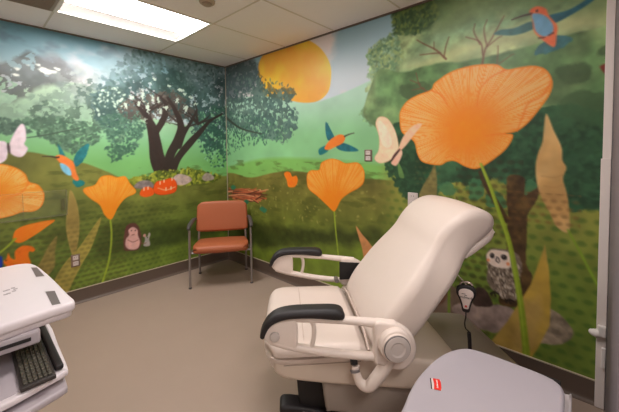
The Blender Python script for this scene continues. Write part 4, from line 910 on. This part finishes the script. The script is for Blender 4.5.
for hs in ([(30,267),(37,267),(46,277),(36,278)], [(44,291),(55,290),(62,305),(52,307)]):
    q = holeshape(hs); c0 = np.mean(q, 0); bm = bmesh.new()
    outer = catmull([tuple(c0+(np.array(v)-c0)) for v in q], 1, True)
    vs_ = [bm.verts.new((v[0], v[1], CT+0.0008)) for v in outer]; vi = [bm.verts.new((c0[0]+(v[0]-c0[0])*0.86, c0[1]+(v[1]-c0[1])*0.86, CT+0.0012)) for v in outer]
    for k in range(4): bm.faces.new((vs_[k], vs_[(k+1)%4], vi[(k+1)%4], vi[k]))
    bmesh.ops.recalc_face_normals(bm, faces=bm.faces[:]); ho = obj('handle_opening', bm, M['cart'], wt)
    bm = bmesh.new(); vi = [bm.verts.new((c0[0]+(v[0]-c0[0])*0.88, c0[1]+(v[1]-c0[1])*0.88, CT+0.0010)) for v in outer]; bm.faces.new(vi); bmesh.ops.recalc_face_normals(bm, faces=bm.faces[:]); obj('recess', bm, M['cup'], ho)
bm = bmesh.new()
for (x, y) in ((5,291),(8,290),(5.6,294.5),(8.6,293.5),(13,288),(14,291),(15.5,289)):
    p = hit(x, y, 2, CT); bx(bm, p[0]-CX0-0.006, p[0]-CX0+0.006, p[1]-CY0-0.006, p[1]-CY0+0.006, CT, CT+0.0008)
obj('marking', bm, mat('marking_grey', (176,166,170), 0.5), wt)
bm = box(-0.26,0.190,-0.345,0.30,CT-0.100,CT-0.052,bev=0.008); hs_ = obj('drawer_housing', bm, M['cartg'], ct)
obj('drawer_slot', box(-0.24,0.165,-0.350,-0.343,CT-0.080,CT-0.070), M['slot'], hs_)
# keyboard tray
TZ = 0.70
tr_ = L_((-2.60,-2.40),(-2.30,-2.36),(-2.16,-2.325),(-2.122,-2.312),(-2.112,-2.285),(-2.108,-2.10),(-2.104,-1.92),(-2.13,-1.86),(-2.30,-1.85),(-2.60,-1.85))
bm = pad(bmesh.new(), tr_, 0.011, 0.007, fz, seg=3, smooth=4); bmesh.ops.translate(bm, verts=bm.verts[:], vec=(0,0,TZ-0.011)); ty = obj('keyboard_tray', bm, M['cart'], ct, smooth=True, angle=50)
bm = pad(bmesh.new(), [(x*.95, y*.955) for x, y in tr_], 0.003, 0.001, fz, seg=1, smooth=4); bmesh.ops.translate(bm, verts=bm.verts[:], vec=(0,0,TZ+0.0005)); obj('tray_mat', bm, M['cartg'], ty, smooth=True, angle=50)
def cxy(px, py, z): P = hit(px, py, 2, z); return P[0]-CX0, P[1]-CY0
low = [(x*0.985-0.004, y-0.028) for x, y in tr_]
bm = pad(bmesh.new(), low, 0.012, 0.008, fz, seg=3, smooth=4); bmesh.ops.translate(bm, verts=bm.verts[:], vec=(0,0,TZ-0.052)); obj('lower_tray', bm, M['cartg'], ct, smooth=True, angle=50)
x1, y1_ = cxy(62, 371, TZ+0.01); x1 = cxy(56.5, 376, TZ+0.012)[0]+0.022
obj('wrist_rest', box(x1-0.020, x1+0.004, y1_+0.02, y1_+0.40, TZ+0.003, TZ+0.022, bev=0.007, seg=3), M['blackp'], ty)
# column, foot and casters (out of the picture below)
obj('column', box(-0.14,-0.04,-0.08,0.02,0.10,CT-0.10,bev=0.01), M['cartg'], ct)
for k in range(4):
    a_ = PI/4+k*PI/2; e_ = (-0.09+0.17*math.cos(a_), -0.03+0.17*math.sin(a_))
    lg = obj('base_leg', tube(bmesh.new(), [(-0.09,-0.03,0.115),(e_[0]*0.6-0.036,e_[1]*0.6-0.012,0.105),(e_[0],e_[1],0.085)], 0.025, 12, 4), M['cartg'], ct, smooth=True)
    obj('caster', lathe(bmesh.new(), [(0.02,-0.012),(0.032,-0.010),(0.032,0.010),(0.02,0.012)], 'y', (e_[0],e_[1],0.032), 20), M['dkm'], lg, smooth=True)
    obj('caster_stem', tube(bmesh.new(), [(e_[0],e_[1],0.03),(e_[0],e_[1],0.09)], 0.008, 10, 1), M['frame'], lg)
# keyboard lying on the tray
xr, yn = cxy(56.5, 376, TZ+0.012); xl, _ = cxy(20, 389, TZ+0.012)
kx0, kx1 = xl+CX0, xr+CX0; ky0 = yn+CY0; KL = 0.40
kb = thing('keyboard', 'dark keyboard with olive grey keys lying on the pull out tray of the cart', 'keyboard', ((kx0+kx1)/2, ky0+KL/2, TZ+0.0042))
kw = (kx1-kx0)/2
obj('case', box(-kw,kw,-KL/2,KL/2,0,0.013,bev=0.003), M['kbb'], kb)
rows, colsn = 6, 17; rw = (2*kw-0.014)/rows; cw = (KL-0.02)/colsn
k0 = obj('key', box(-rw*.42,rw*.42,-cw*.42,cw*.42,0,0.007,bev=0.0015,seg=1), M['key'], kb, loc=(-kw+0.007+rw*.5, -KL/2+0.01+cw*.5, 0.012))
n_ = 0
for i in range(rows):
    for j in range(colsn):
        if i == j == 0: continue
        if i == rows-1 and 5 < j < 11: continue
        if n_ >= 92: continue
        o = k0.copy(); COL.objects.link(o); o.parent = kb; o.location = (-kw+0.007+rw*(i+.5), -KL/2+0.01+cw*(j+.5), 0.012); n_ += 1
obj('space_bar', box(-rw*.42,rw*.42,-cw*2.42,cw*2.42,0,0.007,bev=0.0015,seg=1), M['key'], kb, loc=(-kw+0.007+rw*(rows-.5), -KL/2+0.01+cw*8.5, 0.012))
